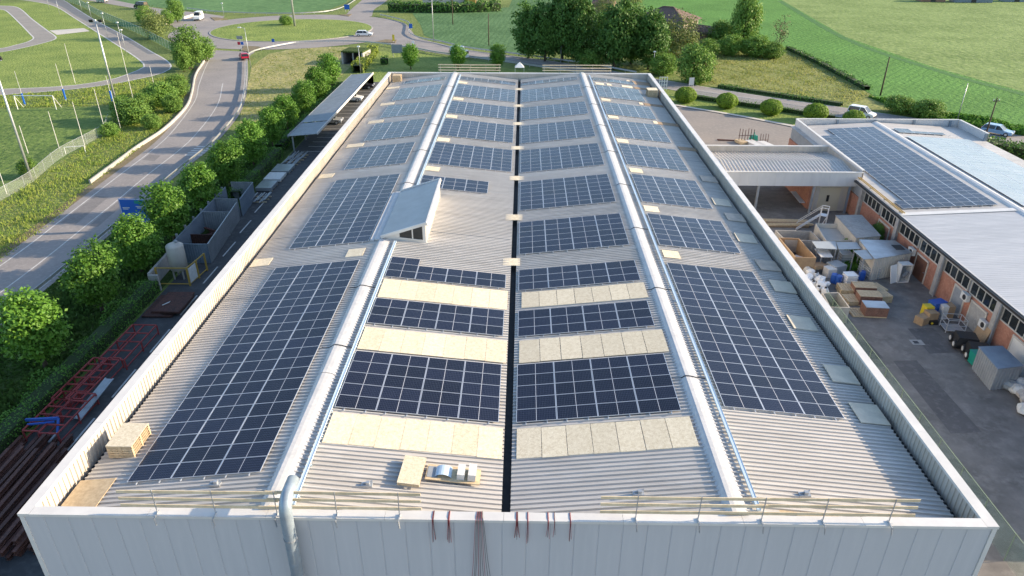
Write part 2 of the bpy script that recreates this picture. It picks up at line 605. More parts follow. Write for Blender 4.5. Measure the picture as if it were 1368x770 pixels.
field('barley_field', [(1040, -2), (1130, 50), (1250, 91), (1368, 123), (1700, 200), (1900, 60), (1600, -30), (1030, -30)], 'wheat', .02)
field('crop_field', [(830, 28), (870, -40), (1005, -40), (1040, -2), (1130, 50), (1250, 91), (1368, 123), (1700, 200), (1700, 250), (1368, 180), (1235, 158), (1172, 131), (1100, 88), (1052, 64), (960, 66), (890, 70)], 'crop', .03)
field('meadow', [(955, 68), (1052, 65), (1100, 89), (1172, 132), (1232, 157), (1130, 142), (1017, 127), (930, 112), (890, 95)], 'meadow', .025)
field('bean_field', [(551, 18), (680, 10), (700, -40), (790, -40), (836, 20), (810, 60), (700, 72), (640, 66), (592, 57), (567, 48), (562, 34)], 'cropblue', .02)
field('far_crop_field', [(-60, -25), (90, -2), (228, 12), (300, 17), (400, 17), (440, 13), (462, 4), (470, -10), (470, -40), (-60, -60)], 'cropdark', .02)
field('playing_field', [(-300, 150), (-60, 147), (0, 146), (120, 143), (152, 148), (140, 178), (80, 215), (0, 268), (-120, 330), (-400, 430)], 'pitch', .02)
field('track_lawn', [(-200, 14), (60, 2), (100, 14), (228, 90), (190, 104), (90, 117), (-200, 135)], 'lawn', .015)
field('dry_meadow', [(337, 88), (360, 72), (400, 64), (478, 63), (490, 68), (445, 112), (380, 150), (318, 185), (322, 150)], 'drymeadow', .02)
field('green_lawn', [(498, 68), (560, 72), (650, 84), (680, 92), (800, 112), (800, 125), (500, 140), (462, 120)], 'lawn', .02)
field('kerb_lawn', [(880, 122), (912, 130), (1000, 146), (1150, 168), (1150, 182), (1062, 168), (1000, 157), (900, 140), (880, 133)], 'lawn', .02)

# road along the pitch, up to the roundabout
rl = smooth_line([(-50.5, -60), (-51.2, 10)] + G((0, 355), (78, 296.5), (150, 241), (207.7, 197), (233.7, 171), (259.7, 135), (264.9, 114), (275, 88), (287, 67)), 6)
rr = smooth_line([(-43.6, -60), (-44.0, 10)] + G((57, 389), (131, 326), (197, 270), (231, 238), (273, 204.5), (289, 190), (317, 156), (327, 132), (330.5, 104), (331, 78), (340, 70)), 6)
n = min(len(rl), len(rr))


def even(line, k):
    P = [Vector(p) for p in line]
    s = [0]
    for i in range(len(P) - 1):
        s.append(s[-1] + (P[i + 1] - P[i]).length)
    out = []
    for j in range(k):
        t = s[-1] * j / (k - 1)
        i = max(x for x in range(len(s)) if s[x] <= t + 1e-9)
        i = min(i, len(P) - 2)
        q = P[i] + (P[i + 1] - P[i]) * ((t - s[i]) / max(1e-9, s[i + 1] - s[i]))
        out.append((q.x, q.y))
    return out


RL, RR = even(rl, 70), even(rr, 70)
mb = MB()
mb.strip(offset(RL, .9), offset(RR, -.15), .04)
struct('side_road', mb, 'asphalt')
mb = MB()
mb.strip(offset(RL, -.05), offset(RL, -.20), .046)
mb.strip(offset(RR, .55), offset(RR, .42), .046)
CL_ = [((a[0] + b_[0]) / 2, (a[1] + b_[1]) / 2) for a, b_ in zip(RL, RR)]
mb.strip(offset(CL_, .07)[:58], offset(CL_, -.07)[:58], .046)
for k in range(5):      # hatch bars at the edge of the road
    p = at(226 + k * 1.2, 207.5 - k * 1.9)
    mb.b2(-48.2, -45.7, p.y - .22 + k * .35, p.y + .22 + k * .35, .0425, .047)
struct('road_markings', mb, 'paint')

mb = MB()
mb.strip(offset(RL, .9)[12:66], offset(RL, 2.1)[12:66], .042)
struct('road_verge', mb, 'soil')

mb = MB()
rp = random.Random(12)
for k in range(9):
    i = rp.randrange(6, 56)
    a_, c_ = Vector(RL[i]), Vector(RR[i])
    t_ = (Vector(RL[i + 1]) - a_).normalized()
    u_ = (c_ - a_).normalized()
    f0 = rp.choice([.06, .10, .55, .58])
    p0 = a_ + u_ * (f0 * (c_ - a_).length)
    w_, l_ = rp.uniform(.9, 2.6), rp.uniform(1.5, 9)
    mb.sheet([tuple(p0), tuple(p0 + u_ * w_), tuple(p0 + u_ * w_ * .95 + t_ * l_), tuple(p0 + t_ * l_)], .0415 + k * .0003)
struct('road_patches', mb, 'patch')
mb = MB()
for x, y, w_, l_ in ((24.5, 8, 3.5, 6), (30, 17, 2.2, 9), (33.5, 27, 2.5, 4), (31, 4, 4, 3), (36, 14, 1.5, 6), (27.5, 26, 2, 3)):
    mb.sheet([(x, y), (x + w_, y + .2), (x + w_ - .2, y + l_), (x + .1, y + l_ - .1)], .0325)
struct('yard_patches', mb, 'yardpatch')

# roundabout
RC, RI, RO = Vector((-67.5, 199.5)), 23.3, 34.0
ring = [(RC.x + math.cos(a) * RO, RC.y + math.sin(a) * RO) for a in [2 * PI * k / 72 for k in range(72)]]
mb = MB()
mb.sheet(ring, .052)
struct('roundabout', mb, 'asphalt')
mb = MB()
isl = [(RC.x + math.cos(a) * RI, RC.y + math.sin(a) * RI * .96) for a in [2 * PI * k / 72 for k in range(72)]]
mb.prism(isl, .05, .17)
struct('roundabout_kerb', mb, 'concrete')
mb = MB()
isl = [(RC.x + math.cos(a) * (RI - .35), RC.y + math.sin(a) * (RI * .96 - .35)) for a in [2 * PI * k / 72 for k in range(72)]]
mb.sheet(isl, .18)
struct('roundabout_island', mb, 'lawn')


def road(name, a, b_, z, m='asphalt', k=40):
    A, B = even(smooth_line(G(*a)), k), even(smooth_line(G(*b_)), k)
    mb = MB()
    mb.strip(A, B, z)
    struct(name, mb, m)
    return A, B


EA, EB = road('east_road', [(525, 30), (548, 40), (558, 51), (590, 59), (624, 67), (689, 75.5), (779, 88), (850, 101), (928, 114), (1017, 128.5), (1130, 144.5), (1238, 160.5), (1303, 169.5), (1368, 179), (1600, 215)],
              [(480, 55), (520, 60), (560, 67), (587, 72), (650, 80), (720, 90), (780, 99), (850, 111), (905, 122), (986, 136), (1044, 145), (1130, 158.5), (1215, 172), (1300, 186), (1368, 197), (1600, 240)], .044)
NA, NB = road('north_road', [(455, 28), (470, 12), (484, 0), (510, -25)], [(497, 22), (500, 13), (512, 5), (530, -10), (560, -35)], .044)
WA, WB = road('west_road', [(300, 22), (262, 17), (228, 14), (190, 8), (150, 0), (100, -9)], [(278, 50), (250, 44), (226, 33), (218, 24), (186, 13), (150, 6.5), (95, -3)], .044)
mb = MB()
mb.strip(offset(EA, -.25)[8:], offset(EA, -.42)[8:], .05)
mb.strip(offset(EB, .3)[8:], offset(EB, .45)[8:], .05)
c = [((a[0] + b_[0]) / 2, (a[1] + b_[1]) / 2) for a, b_ in zip(EA, EB)]
mb.strip(offset(c, .07)[8:], offset(c, -.07)[8:], .05)
struct('east_road_markings', mb, 'paint')
mb = MB()   # painted islands at the roundabout arms
for pts in ([(322, 68), (326, 62), (345, 63), (352, 66), (334, 71)], [(500, 57), (515, 53.5), (530, 54), (528, 58)], [(281, 24), (290, 24), (305, 26), (287, 28)], [(452, 20.5), (470, 19.5), (466, 22.5)]):
    mb.prism(G(*pts), .05, .16)
struct('traffic_islands', mb, 'soil')

mb = MB()
FM = even(smooth_line(G((1044, 2), (1130, 51.5), (1250, 93.5), (1368, 126), (1500, 160))), 40)
mb.strip(offset(FM, .6), offset(FM, -1.4), .045)
struct('field_margin', mb, 'hedge')

# cycling track on the left
def ribbon(name, a, b_, z=.03):
    A, B = even(smooth_line(G(*a)), 60), even(smooth_line(G(*b_)), 60)
    mb = MB()
    mb.strip(A, B, z)
    mb.strip(A, offset(A, .35), z + .006, 1)
    mb.strip(B, offset(B, .35), z + .006, 1)
    return mb.build(name, ['trackpav', 'paint'], kind='structure')


ribbon('cycle_track', [(-60, 126), (0, 120), (60, 117.5), (109, 113.5), (150, 106.5), (171, 100), (190, 92), (194, 87), (183, 77), (160, 62), (134, 45.5), (100, 24), (75, 9), (50, 3), (20, -1), (-40, -5)],
       [(-60, 132), (0, 127.5), (60, 123), (112, 118), (155, 112), (182, 106.5), (208, 101), (224, 95), (230, 89), (222, 80), (200, 67.5), (168, 48.5), (129, 28), (100, 10), (88, 2), (70, -6)])
ribbon('cycle_track_bend', [(-60, 12), (-20, 8), (0, 8), (23, 10.5), (42, 26), (62, 41), (73, 49), (72, 53), (58, 57.5), (31, 64), (0, 70), (-60, 78)],
       [(-60, 16), (-20, 12), (0, 13), (9, 16), (26, 32), (41, 47.5), (44, 51), (41, 54), (34, 57), (20, 60.5), (0, 65), (-60, 71)])
field('track_link', [(66, 41), (112, 38), (120, 42), (76, 47)], 'concretelight', .035)

# yards
field('left_yard', [(-20.3, -.2), (-20.3, 128), (-33.6, 128), (-32.9, 60), (-32.6, 20), (-32.6, -.2)], 'asphaltdark', .03, px=False)
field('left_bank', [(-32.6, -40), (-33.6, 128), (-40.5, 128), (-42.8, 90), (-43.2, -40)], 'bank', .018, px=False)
field('right_yard', [(20.3, -.2), (39.2, -.2), (39.2, 68), (20.3, 68)], 'yard', .03, px=False)
field('gravel_lot', [(20.3, 68), (39.2, 68), (60, 79), (60, 86), (45.7, 96.3), (39.5, 101.5), (30.5, 108.5), (22, 115), (20.3, 117)], 'lot', .03, px=False)
field('front_yard', [(-40, -90), (46, -90), (46, -.2), (-40, -.2)], 'yard', .026, px=False)
mb = MB()
for y0 in range(8, 76, 6):
    x = -29.2 - max(0, (y0 - 30)) * .062
    if y0 > 38:
        x = max(x, -31.2)
    mb.b2(x, x + .14, y0, y0 + 3.6, .032, .04)
for k in range(18):
    y = 80 + k * 2.45
    mb.b2(-31.5, -26.3, y - .05, y + .05, .032, .04)
struct('yard_markings', mb, 'paint')
mb = MB()       # rough verge strip at the foot of the right-hand wall
mb.sheet([(20.4, -40), (23.2, -40), (23.2, 44), (20.4, 44)], .036)
struct('wall_verge', mb, 'soil')
KL = even(G((878, 134), (900, 140), (935, 146), (960, 150), (1000, 157), (1062, 169), (1090, 175)), 30)
mb = MB()
mb.strip(KL, offset(KL, -.9), .13)
for a, b_ in zip(KL[:-1], KL[1:]):
    mb.bar((a[0], a[1], .065), (b_[0], b_[1], .065), .08, .128)
struct('lot_kerb', mb, 'concretelight')

# ------------------------------------------------------------------ the warehouse
HW, LB, PT = 20.46, 92.64, 9.0
XL, XV, XR = -9.94, .05, 9.84
ZL, ZV, ZR = 9.03, 8.0, 9.05
ZEL, ZER = 7.80, 7.88
RX = [-20.46, XL, XV, XR, 20.46]
RZ = [ZEL, ZL, ZV, ZR, ZER]


def roofz(x):
    return float(np.interp(x, RX, RZ))


WH = thing('warehouse', 'large pale metal warehouse with two low gabled roofs covered in solar arrays', 'warehouse')
PROF = [(0, 0), (.66, 0), (.71, .075), (.93, .075)]
for x0, x1 in ((-19.72, XL - .12), (XL + .12, XV - .20), (XV + .20, XR - .12), (XR + .12, 19.72)):
    z0, z1 = roofz(x0), roofz(x1)
    v = Vector((x1 - x0, 0, z1 - z0))
    nrm = Vector((-(z1 - z0), 0, x1 - x0)).normalized()
    mb = MB()
    mb.corr((x0, .42, z0), (0, 1, 0), v, nrm, LB - .84, .29, PROF)
    mb.build('roof_sheet', 'roof', WH)
mb = MB()
mb.b2(-20.1, -19.60, .40, LB - .4, 7.45, 7.58)
mb.b2(19.60, 20.1, .40, LB - .4, 7.52, 7.66)
mb.b2(XV - .30, XV + .30, .40, LB - .4, 7.60, 7.66)
mb.b2(XV - .30, XV - .23, .40, LB - .4, 7.66, 7.97)
mb.b2(XV + .23, XV + .30, .40, LB - .4, 7.66, 7.97)
mb.build('roof_gutter', 'dark', WH)
# ridge caps
for xr, zr in ((XL, ZL), (XR, ZR)):
    mb = MB()
    ys = [.38] + [10.3 + 10.25 * k for k in range(8)] + [LB - .38]
    for a, c in zip(ys[:-1], ys[1:]):
        pr = [(-.54, -.04), (-.40, .05), (-.32, .12), (-.24, .15), (-.05, .14), (.16, .10), (.34, .045), (.50, -.035)]
        vs = [(xr + x, a + .02, zr + z) for x, z in pr] + [(xr + x, c - .02, zr + z) for x, z in pr]
        k = len(pr)
        mb.add(vs, [(i, i + 1, i + 1 + k, i + k) for i in range(k - 1)])
    mb.build('ridge_cap', 'ridge', WH)
for xr, zr, ys in ((XR, ZR, (10.3, 20.55, 30.8, 41.05, 51.3, 61.55, 71.8, 82.05)), (XL, ZL, (13.1, 20.55, 41.05, 51.3, 61.55, 71.8, 82.05))):
    for y in ys:
        pr = [(-1.0, -.05), (-.54, -.01), (-.40, .07), (-.32, .14), (-.24, .17), (-.05, .16), (.16, .12), (.34, .065), (.85, -.02)]
        mb = MB()
        for (a, za), (c, zc) in zip(pr[:-1], pr[1:]):
            mb.bar((xr + a, y, zr + za), (xr + c, y, zr + zc), .065, .022)
        mb.build('joint_strap', 'black', WH)
for y in [10.25 + 10.25 * k for k in range(8)]:
    for x0, x1 in ((-19.7, XL - .99), (XL + .85, XV - .35), (XV + .35, XR - 1.0), (XR + .85, 19.7)):
        MB().bar((x0, y + .04, roofz(x0) + .035), (x1, y + .04, roofz(x1) + .035), .035, .06).build('sheet_joint', 'steel', WH)
# outer walls: panels with vertical joints
mb = MB()
PW = [(0, 0), (.93, 0), (.945, -.022), (.985, -.022)]
mb.corr((-HW, 0, 0), (1, 0, 0), (0, 0, 8.86), (0, -1, 0), 2 * HW, 1.02, PW)
mb.corr((HW, LB, 0), (-1, 0, 0), (0, 0, 8.86), (0, 1, 0), 2 * HW, 1.02, PW)
mb.corr((-HW, LB, 0), (0, -1, 0), (0, 0, 8.86), (-1, 0, 0), LB, 1.02, PW)
mb.corr((HW, 0, 0), (0, 1, 0), (0, 0, 8.86), (1, 0, 0), LB, 1.02, PW)
mb.build('outer_wall', 'wall', WH)
MB().b2(-HW - .03, -HW + .16, -.035, .15, 0, 8.85).build('corner_trim', 'trim', WH)
MB().b2(HW - .16, HW + .03, -.035, .15, 0, 8.85).build('corner_trim', 'trim', WH)
# parapet lining
PP = [(0, 0), (.70, 0), (.76, .055), (.94, .055)]
mb = MB()
mb.corr((-20.10, .36, 7.5), (0, 1, 0), (0, 0, 1.40), (1, 0, 0), LB - .72, .30, PP)
mb.build('parapet_lining', 'parapet', WH)
mb = MB()
mb.corr((20.10, .36, 7.5), (0, 1, 0), (0, 0, 1.40), (-1, 0, 0), LB - .72, .30, PP)
mb.build('parapet_lining', 'parapet', WH)
mb = MB()
mb.corr((-20.1, LB - .36, 7.5), (1, 0, 0), (0, 0, 1.40), (0, -1, 0), 40.2, .30, PP)
mb.build('parapet_lining', 'parapet', WH)
mb = MB()
mb.corr((-20.1, .36, 7.5), (1, 0, 0), (0, 0, 1.40), (0, 1, 0), 40.2, .30, PP)
mb.build('parapet_lining', 'parapet', WH)
# cap in lengths
for sd in (-1, 1):
    y = -.06
    while y < LB:
        y1 = min(y + 6.1, LB + .06)
        MB().b2(sd * 20.27 - .25, sd * 20.27 + .25, y + .006, y1 - .006, 8.86, 9.0).build('parapet_cap', 'trim', WH)
        y = y1
for yc in (.165, LB - .165):
    x = -20.01
    while x < 20.0:
        x1 = min(x + 5.0, 20.01)
        if 20.01 - x1 < 1:
            x1 = 20.01
        MB().b2(x + .006, x1 - .006, yc - .24, yc + .24, 8.865, 9.003).build('parapet_cap', 'trim', WH)
        x = x1
# roof lantern on the left ridge
ln = MB()
a, b_ = 28.35, 38.4
xa, xb = -10.2, -6.62
za, zb = 9.31, 10.48
ln.add([(xa, a, za), (xb, a, zb), (xb, b_, zb), (xa, b_, za)], [(0, 1, 2, 3)], 0)
ln.add([(xa, a, za - .08), (xb, a, zb - .16), (xb, b_, zb - .16), (xa, b_, za - .08)], [(3, 2, 1, 0)], 0)
zf = roofz(xb) - .05
ln.add([(xb - .12, a + .1, zf), (xb - .12, b_ - .1, zf), (xb - .12, b_ - .1, zb - .1), (xb - .12, a + .1, zb - .1)], [(0, 1, 2, 3)], 1)
for yy, fl in ((a + .1, False), (b_ - .1, True)):
    q = [(xa + .2, yy, roofz(xa) - .05), (xb - .12, yy, zf), (xb - .12, yy, zb - .1), (xa + .2, yy, za - .02)]
    ln.add(q, [(3, 2, 1, 0) if fl else (0, 1, 2, 3)], 1)
ln.bar((xa, a, za - .03), (xb + .04, a, zb - .03), .16, .22, 1)
ln.bar((xa, b_, za - .03), (xb + .04, b_, zb - .03), .16, .22, 1)
ln.bar((xb, a - .06, zb - .09), (xb, b_ + .06, zb - .09), .16, .22, 1)
LN = ln.build('roof_lantern', ['lantern', 'trim'], WH)
for k in range(11):
    MB().b2(xb - .10, xb - .04, a + .2 + k * .97, a + .26 + k * .97, zf, zb - .18).build('mullion', 'trim', LN)
wn_ = MB()
wn_.add([(-8.75, a + .085, 9.22), (-6.98, a + .085, 9.0), (-6.98, a + .085, 10.14), (-8.75, a + .085, 9.62)], [(0, 1, 2, 3)])
wn_.build('window', 'glass', LN)
MB().bar((-7.75, a + .06, 9.08), (-7.75, a + .06, 9.92), .09, .05).build('window_bar', 'trim', LN)
MB().bar((-8.8, a + .055, 9.2), (-6.9, a + .055, 8.98), .06, .08).build('window_sill', 'trim', LN)
fl = MB()
for x0, x1, z in ((-11.0, -10.7, 9.0), (-10.65, -10.25, 9.08)):
    fl.b2(x0, x1, a - .2, b_ + .2, z, z + .1)
fl.build('lantern_flashing', 'ridge', LN)
# service ducts on the left flank
for y in (54.2, 63.2):
    z = 7.6
    d = MB()
    d.tube([(-20.9, y, .1), (-20.9, y, z)], .30, 10)
    d.box((-20.72, y, z + .22), (1.3, .62, .44), 0)
    d.build('flue', 'galv', WH, smooth=False)
# small roof anchors
for i, (x, y) in enumerate(((-13.0, 2.1), (-6.2, 2.2), (5.9, 1.9), (13.2, 1.9))):
    z = roofz(x)
    an = MB()
    an.box((0, 0, .05), (.5, .26, .1))
    an.box((.05, 0, .16), (.16, .16, .16))
    an.bar((-.2, 0, .12), (.25, .1, .2), .05)
    o = an.build('roof_anchor', 'galv', loc=(x, y, z + .04))
    tag(o, ('small grey anchor on the outer left roof slope behind the timber guard rail', 'small grey anchor on the roof behind the guard rail, right of the big duct',
            'small grey anchor on the roof behind the left end of the right guard rail', 'small grey anchor on the outer right slope behind the right guard rail')[i], 'roof anchor', 'roof anchors along the front edge')

# big duct standing in front of the facade
d = MB()
x = -8.95
pts = [(x, -.42, 0), (x, -.42, 9.55)] + [(x, -.42 + .62 * (1 - math.cos(t)), 9.55 + .62 * math.sin(t)) for t in [R(15 * k) for k in range(1, 7)]] + [(x, .95, 10.17)]
DT = thing('ventilation_duct', 'thick galvanised duct climbing the front wall and bending over the roof edge', 'duct', (0, 0, 0))
d.tube(pts, .265, 16)
d.build('duct_pipe', 'duct', DT, smooth=True)
for z in (.8, 3.4, 6.0, 8.2):
    MB().tube([(x, -.42, z - .05), (x, -.42, z + .05)], .285, 16).bar((x, -.42, z), (x, .02, z), .06).build('pipe_clamp', 'steel', DT)
for z in [.5 + .9 * k for k in range(10)]:
    MB().tube([(x, -.42, z - .012), (x, -.42, z + .012)], .273, 16).build('seam', 'duct', DT)

# ------------------------------------------------------------------ solar arrays
MX, MY = 2.110, 1.055


def panel_mesh():
    mb = MB()
    hx, hy, w, w2 = 1.046, .518, .030, .014
    for x0, x1, y0, y1 in ((-hx, hx, -hy, -hy + w2), (-hx, hx, hy - w2, hy), (-hx, -hx + w, -hy + w2, hy - w2), (hx - w, hx, -hy + w2, hy - w2)):
        mb.b2(x0, x1, y0, y1, -.02, .016)
    mb.add([(-hx + w, -hy + w2, .011), (hx - w, -hy + w2, .011), (hx - w, hy - w2, .011), (-hx + w, hy - w2, .011)], [(0, 1, 2, 3)], 1)
    me = mb
    o = me.build('solar_panel', ['alu', 'cells'])
    data = o.data
    bpy.data.objects.remove(o)
    return data


PM = panel_mesh()


def solar_array(x0, y0, seg, cols, label, group='solar arrays on the warehouse roof', z=None, slope=None):
    """cols: list of row numbers (first row, end row) per column"""
    if slope is None:
        xa, xb = RX[seg], RX[seg + 1]
        slope = math.atan2(RZ[seg + 1] - RZ[seg], xb - xa)
        z = roofz(x0)
    off = .145
    t = thing('solar_array', label, 'solar panels', (x0 - math.sin(slope) * off, y0, z + math.cos(slope) * off), 0, group)
    t.rotation_euler = (0, -slope, 0)
    for c, (r0, r1) in enumerate(cols):
        for r in range(r0, r1):
            o = link('solar_panel', PM, t, ((c + .5) * MX + random.uniform(-.004, .004), (r + .5) * MY, random.uniform(-.003, .003)))
            o.rotation_euler = (random.uniform(-.004, .004), random.uniform(-.004, .004), 0)
        for k in (.24, .76):
            MB().b2((c + k) * MX - .02, (c + k) * MX + .02, r0 * MY - .16, r1 * MY + .10, -.075, -.03).build('mounting_rail', 'alu', t)
    return t


def full(n, r):
    return [(0, r)] * n


ORD = ['nearest the front edge', 'second from the front', 'third from the front', 'fourth from the front', 'fifth from the front', 'sixth from the front', 'seventh from the front', 'eighth from the front', 'ninth from the front', 'tenth from the front']
spec = [(-17.36, 0, 3, [(2.63, 21), (28.1, 15), (47.2, 7), (57.2, 7), (67.35, 6), (76.6, 7), (87.2, 2)], 'on the outer left slope'),
        (.45, 2, 4, [(7.41, 5), (15.8, 3), (21.85, 3), (27.75, 6), (36.8, 7), (47.0, 7), (57.1, 7), (67.2, 6), (76.6, 7), (87.3, 2)], 'right of the central gutter'),
        (11.08, 3, 3, [(7.82, 16), (27.85, 6), (36.95, 7), (47.2, 7), (57.1, 7), (67.2, 6), (76.6, 7), (87.2, 2)], 'on the outer right slope')]
for x0, seg, nc, rows, where in spec:
    for i, (y, r) in enumerate(rows):
        size = 'very long' if r > 12 else ('deep' if r > 5 else ('shallow' if r < 4 else 'medium'))
        solar_array(x0, y, seg, full(nc, r), f'{size} solar array {where}, {ORD[i]}')
W4 = 'left of the central gutter'
cl = [(7.41, full(4, 5), 'medium solar array of five rows', 0), (15.85, full(4, 3), 'shallow solar array of three rows', 1), (22.15, [(0, 3), (0, 2), (0, 2), (0, 2)], 'stepped solar array', 2),
      (40.35, [(0, 3)] * 3, 'short solar array behind the roof lantern', 3), (47.15, full(4, 7), 'deep solar array', 4), (57.3, full(4, 7), 'deep solar array', 5), (67.35, full(4, 6), 'deep solar array', 6),
      (76.6, full(4, 7), 'deep solar array', 7), (87.25, full(4, 2), 'shallow solar array of two rows', 8)]
for y, cols, lb, i in cl:
    solar_array(-8.87, y, 1, cols, f'{lb} {W4}, {ORD[i]}')

# ------------------------------------------------------------------ boards on the roof
def board(x, y, sx, sy, m='osb', name='board', rz=0, lift=.078, th=.022):
    """flat board lying on the roof sheet with its middle at x, y"""
    seg = max(i for i in range(4) if RX[i] <= x)
    sl = math.atan2(RZ[seg + 1] - RZ[seg], RX[seg + 1] - RX[seg])
    mb = MB()
    mb.box((0, 0, th / 2), (sx, sy, th))
    o = mb.build(name, m, loc=(x, y, roofz(x) + lift))
    o.rotation_euler = (0, -sl, rz)
    return o


STR = [(-8.83, -.22, 4.72, 7.05, 'left', 'in front of the nearest array'), (-8.86, -.20, 12.98, 15.40, 'left', 'behind the nearest array'), (-8.83, -.29, 19.28, 21.9, 'left', 'behind the second array'),
       (.47, 9.15, 4.70, 6.95, 'right', 'in front of the nearest array'), (.54, 9.2, 12.95, 15.38, 'right', 'behind the nearest array'), (.66, 9.0, 19.45, 21.6, 'right', 'behind the second array')]
for x0, x1, y0, y1, side, wh in STR:
    x = x0
    k = 0
    nb = 7
    w = (x1 - x0) / nb
    for k in range(nb):
        gap = random.choice([.015, .02, .025, .03, .02]) if side == 'right' else random.choice([.004, .006, .008])
        o = board(x0 + (k + .5) * w, (y0 + y1) / 2 + random.uniform(-.03, .03), w - gap, y1 - y0, rz=random.uniform(-.004, .004), lift=.078 + .002 * (k % 2))
        tag(o, f'chipboard of the walkway {wh} {side} of the gutter', 'board', f'chipboard walkway {wh} {side} of the gutter')


def tagged(o, lb, g=None):
    return tag(o, lb, 'board', g)


for i, y in enumerate((26.6, 35.4, 45.6, 55.75, 65.95, 75.1, 85.2)):
    mb = MB()
    mb.box((0, 0, .011), (1.45 if i else 1.3, 1.25, .022))
    o = mb.build('board', 'osb', loc=((-.12, -.05, .1, .1, .1, .05, .03)[i], y, 8.085))
    o.rotation_euler = (0, 0, random.uniform(-.02, .02))
    tagged(o, f'square chipboard bridging the central gutter, {ORD[i]}', 'chipboards bridging the gutter')
for i, (x, y) in enumerate(((-18.9, 26.2), (-18.85, 45.9), (-18.1, 56.05), (-17.6, 65.95), (-17.75, 75.2), (-18.7, 85.6))):
    tagged(board(x, y, 1.9 if i > 1 else 1.45, 1.3, rz=random.uniform(-.03, .03)), f'chipboard square on the outer left slope by the left parapet, {ORD[i]}', 'chipboards along the left parapet')
tagged(board(-18.95, 1.75, 1.75, 2.6, m='wood'), 'yellowish large board lying in the front left corner of the roof')
tagged(board(-11.75, 26.3, 1.3, 1.35), 'single chipboard just left of the left ridge cap')
for i, (x, y) in enumerate(((-8.2, 45.8), (-8.15, 55.9), (-8.15, 66.0), (-8.1, 75.3), (-8.3, 85.5))):
    tagged(board(x, y, 1.35, 1.3, rz=random.uniform(-.03, .03)), f'chipboard just right of the left ridge cap, {ORD[i]}', 'chipboards by the left ridge')
for i, (x, y) in enumerate(((11.75, 26.4), (11.7, 35.5), (11.8, 45.75), (11.7, 55.85), (11.8, 66.2), (11.8, 75.25), (11.9, 85.35))):
    tagged(board(x, y, 1.25, 1.3, rz=random.uniform(-.03, .03)), f'chipboard square just right of the right ridge cap, {ORD[i]}', 'chipboards by the right ridge')
tagged(board(13.3, 85.5, .7, 1.2), 'small chipboard offcut beside the farthest right ridge board')
for i, (x, y) in enumerate(((18.9, 55.6), (18.55, 65.8), (18.3, 75.3), (18.3, 85.4))):
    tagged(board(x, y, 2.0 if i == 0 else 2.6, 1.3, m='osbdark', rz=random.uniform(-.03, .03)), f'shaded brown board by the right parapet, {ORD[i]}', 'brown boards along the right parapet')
for i, (x, y) in enumerate(((17.0, 65.9), (16.6, 75.4), (16.0, 85.6))):
    tagged(board(x, y, .55 if i < 2 else 1.6, 1.25), f'sunlit chipboard at the left end of a brown board, {ORD[i]} of three', 'sunlit board ends near the right parapet')  # sunlit ends get the pale board colour, the shaded rest the brown
tagged(board(16.7, 89.0, .5, 3.0), 'narrow chipboard strip by the far end of the right slope')
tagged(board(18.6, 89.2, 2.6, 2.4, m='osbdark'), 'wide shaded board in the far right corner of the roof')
SL = [(18.95, 45.5, 0), (18.65, 39.1, 1), (18.95, 35.6, 0), (18.65, 31.1, 1), (18.95, 26.2, 0), (19.0, 22.85, 1), (18.6, 17.75, 1), (18.9, 12.1, 1), (18.95, 8.5, 1)]
cnt = [0, 0]
for x, y, pale in SL:
    mb = MB()
    mb.box((0, 0, .05), (1.55, 1.7, .05), m=0)
    mb.box((0, 0, .0), (1.35, 1.5, .05), m=1)
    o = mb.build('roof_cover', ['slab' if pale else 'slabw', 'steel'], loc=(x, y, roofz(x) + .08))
    o.rotation_euler = (0, -math.atan2(ZER - ZR, 20.46 - XR), random.uniform(-.04, .04))
    nth = ['farthest', 'second farthest', 'third farthest', 'fourth farthest', 'fifth farthest', 'second nearest', 'nearest']
    lbl = f'{"pale grey" if pale else "worn brownish"} square cover on the shaded strip by the right parapet, '
    if pale:
        lbl += ('farthest of six', 'second farthest of six', 'third farthest of six', 'third nearest of six', 'second nearest of six', 'nearest of six')[cnt[1]]
    else:
        lbl += ('farthest of three', 'middle of three', 'nearest of three')[cnt[0]]
    cnt[pale] += 1
    tag(o, lbl, 'roof cover', 'square covers along the right parapet')

# cable trays beside the ridges
for i, (x, ya, yb) in enumerate(((-9.02, .6, 28.0), (-9.0, 38.7, 90.5), (10.78, .6, 90.5))):
    mb = MB()
    z = roofz(x) + .12
    mb.b2(x - .069, x + .069, ya, yb, z, z + .075)
    mb.b2(x - .085, x - .07, ya, yb, z, z + .09)
    mb.b2(x + .07, x + .085, ya, yb, z, z + .09)
    y = ya + .5
    while y < yb:
        mb.b2(x - .14, x + .14, y, y + .05, z - .1, z)
        y += 2
    o = mb.build('cable_tray', 'tray')
    tag(o, ('light blue cable tray along the left ridge in front of the lantern', 'light blue cable tray along the left ridge behind the lantern', 'long light blue cable tray along the right ridge')[i], 'cable tray', 'cable trays along the ridges')


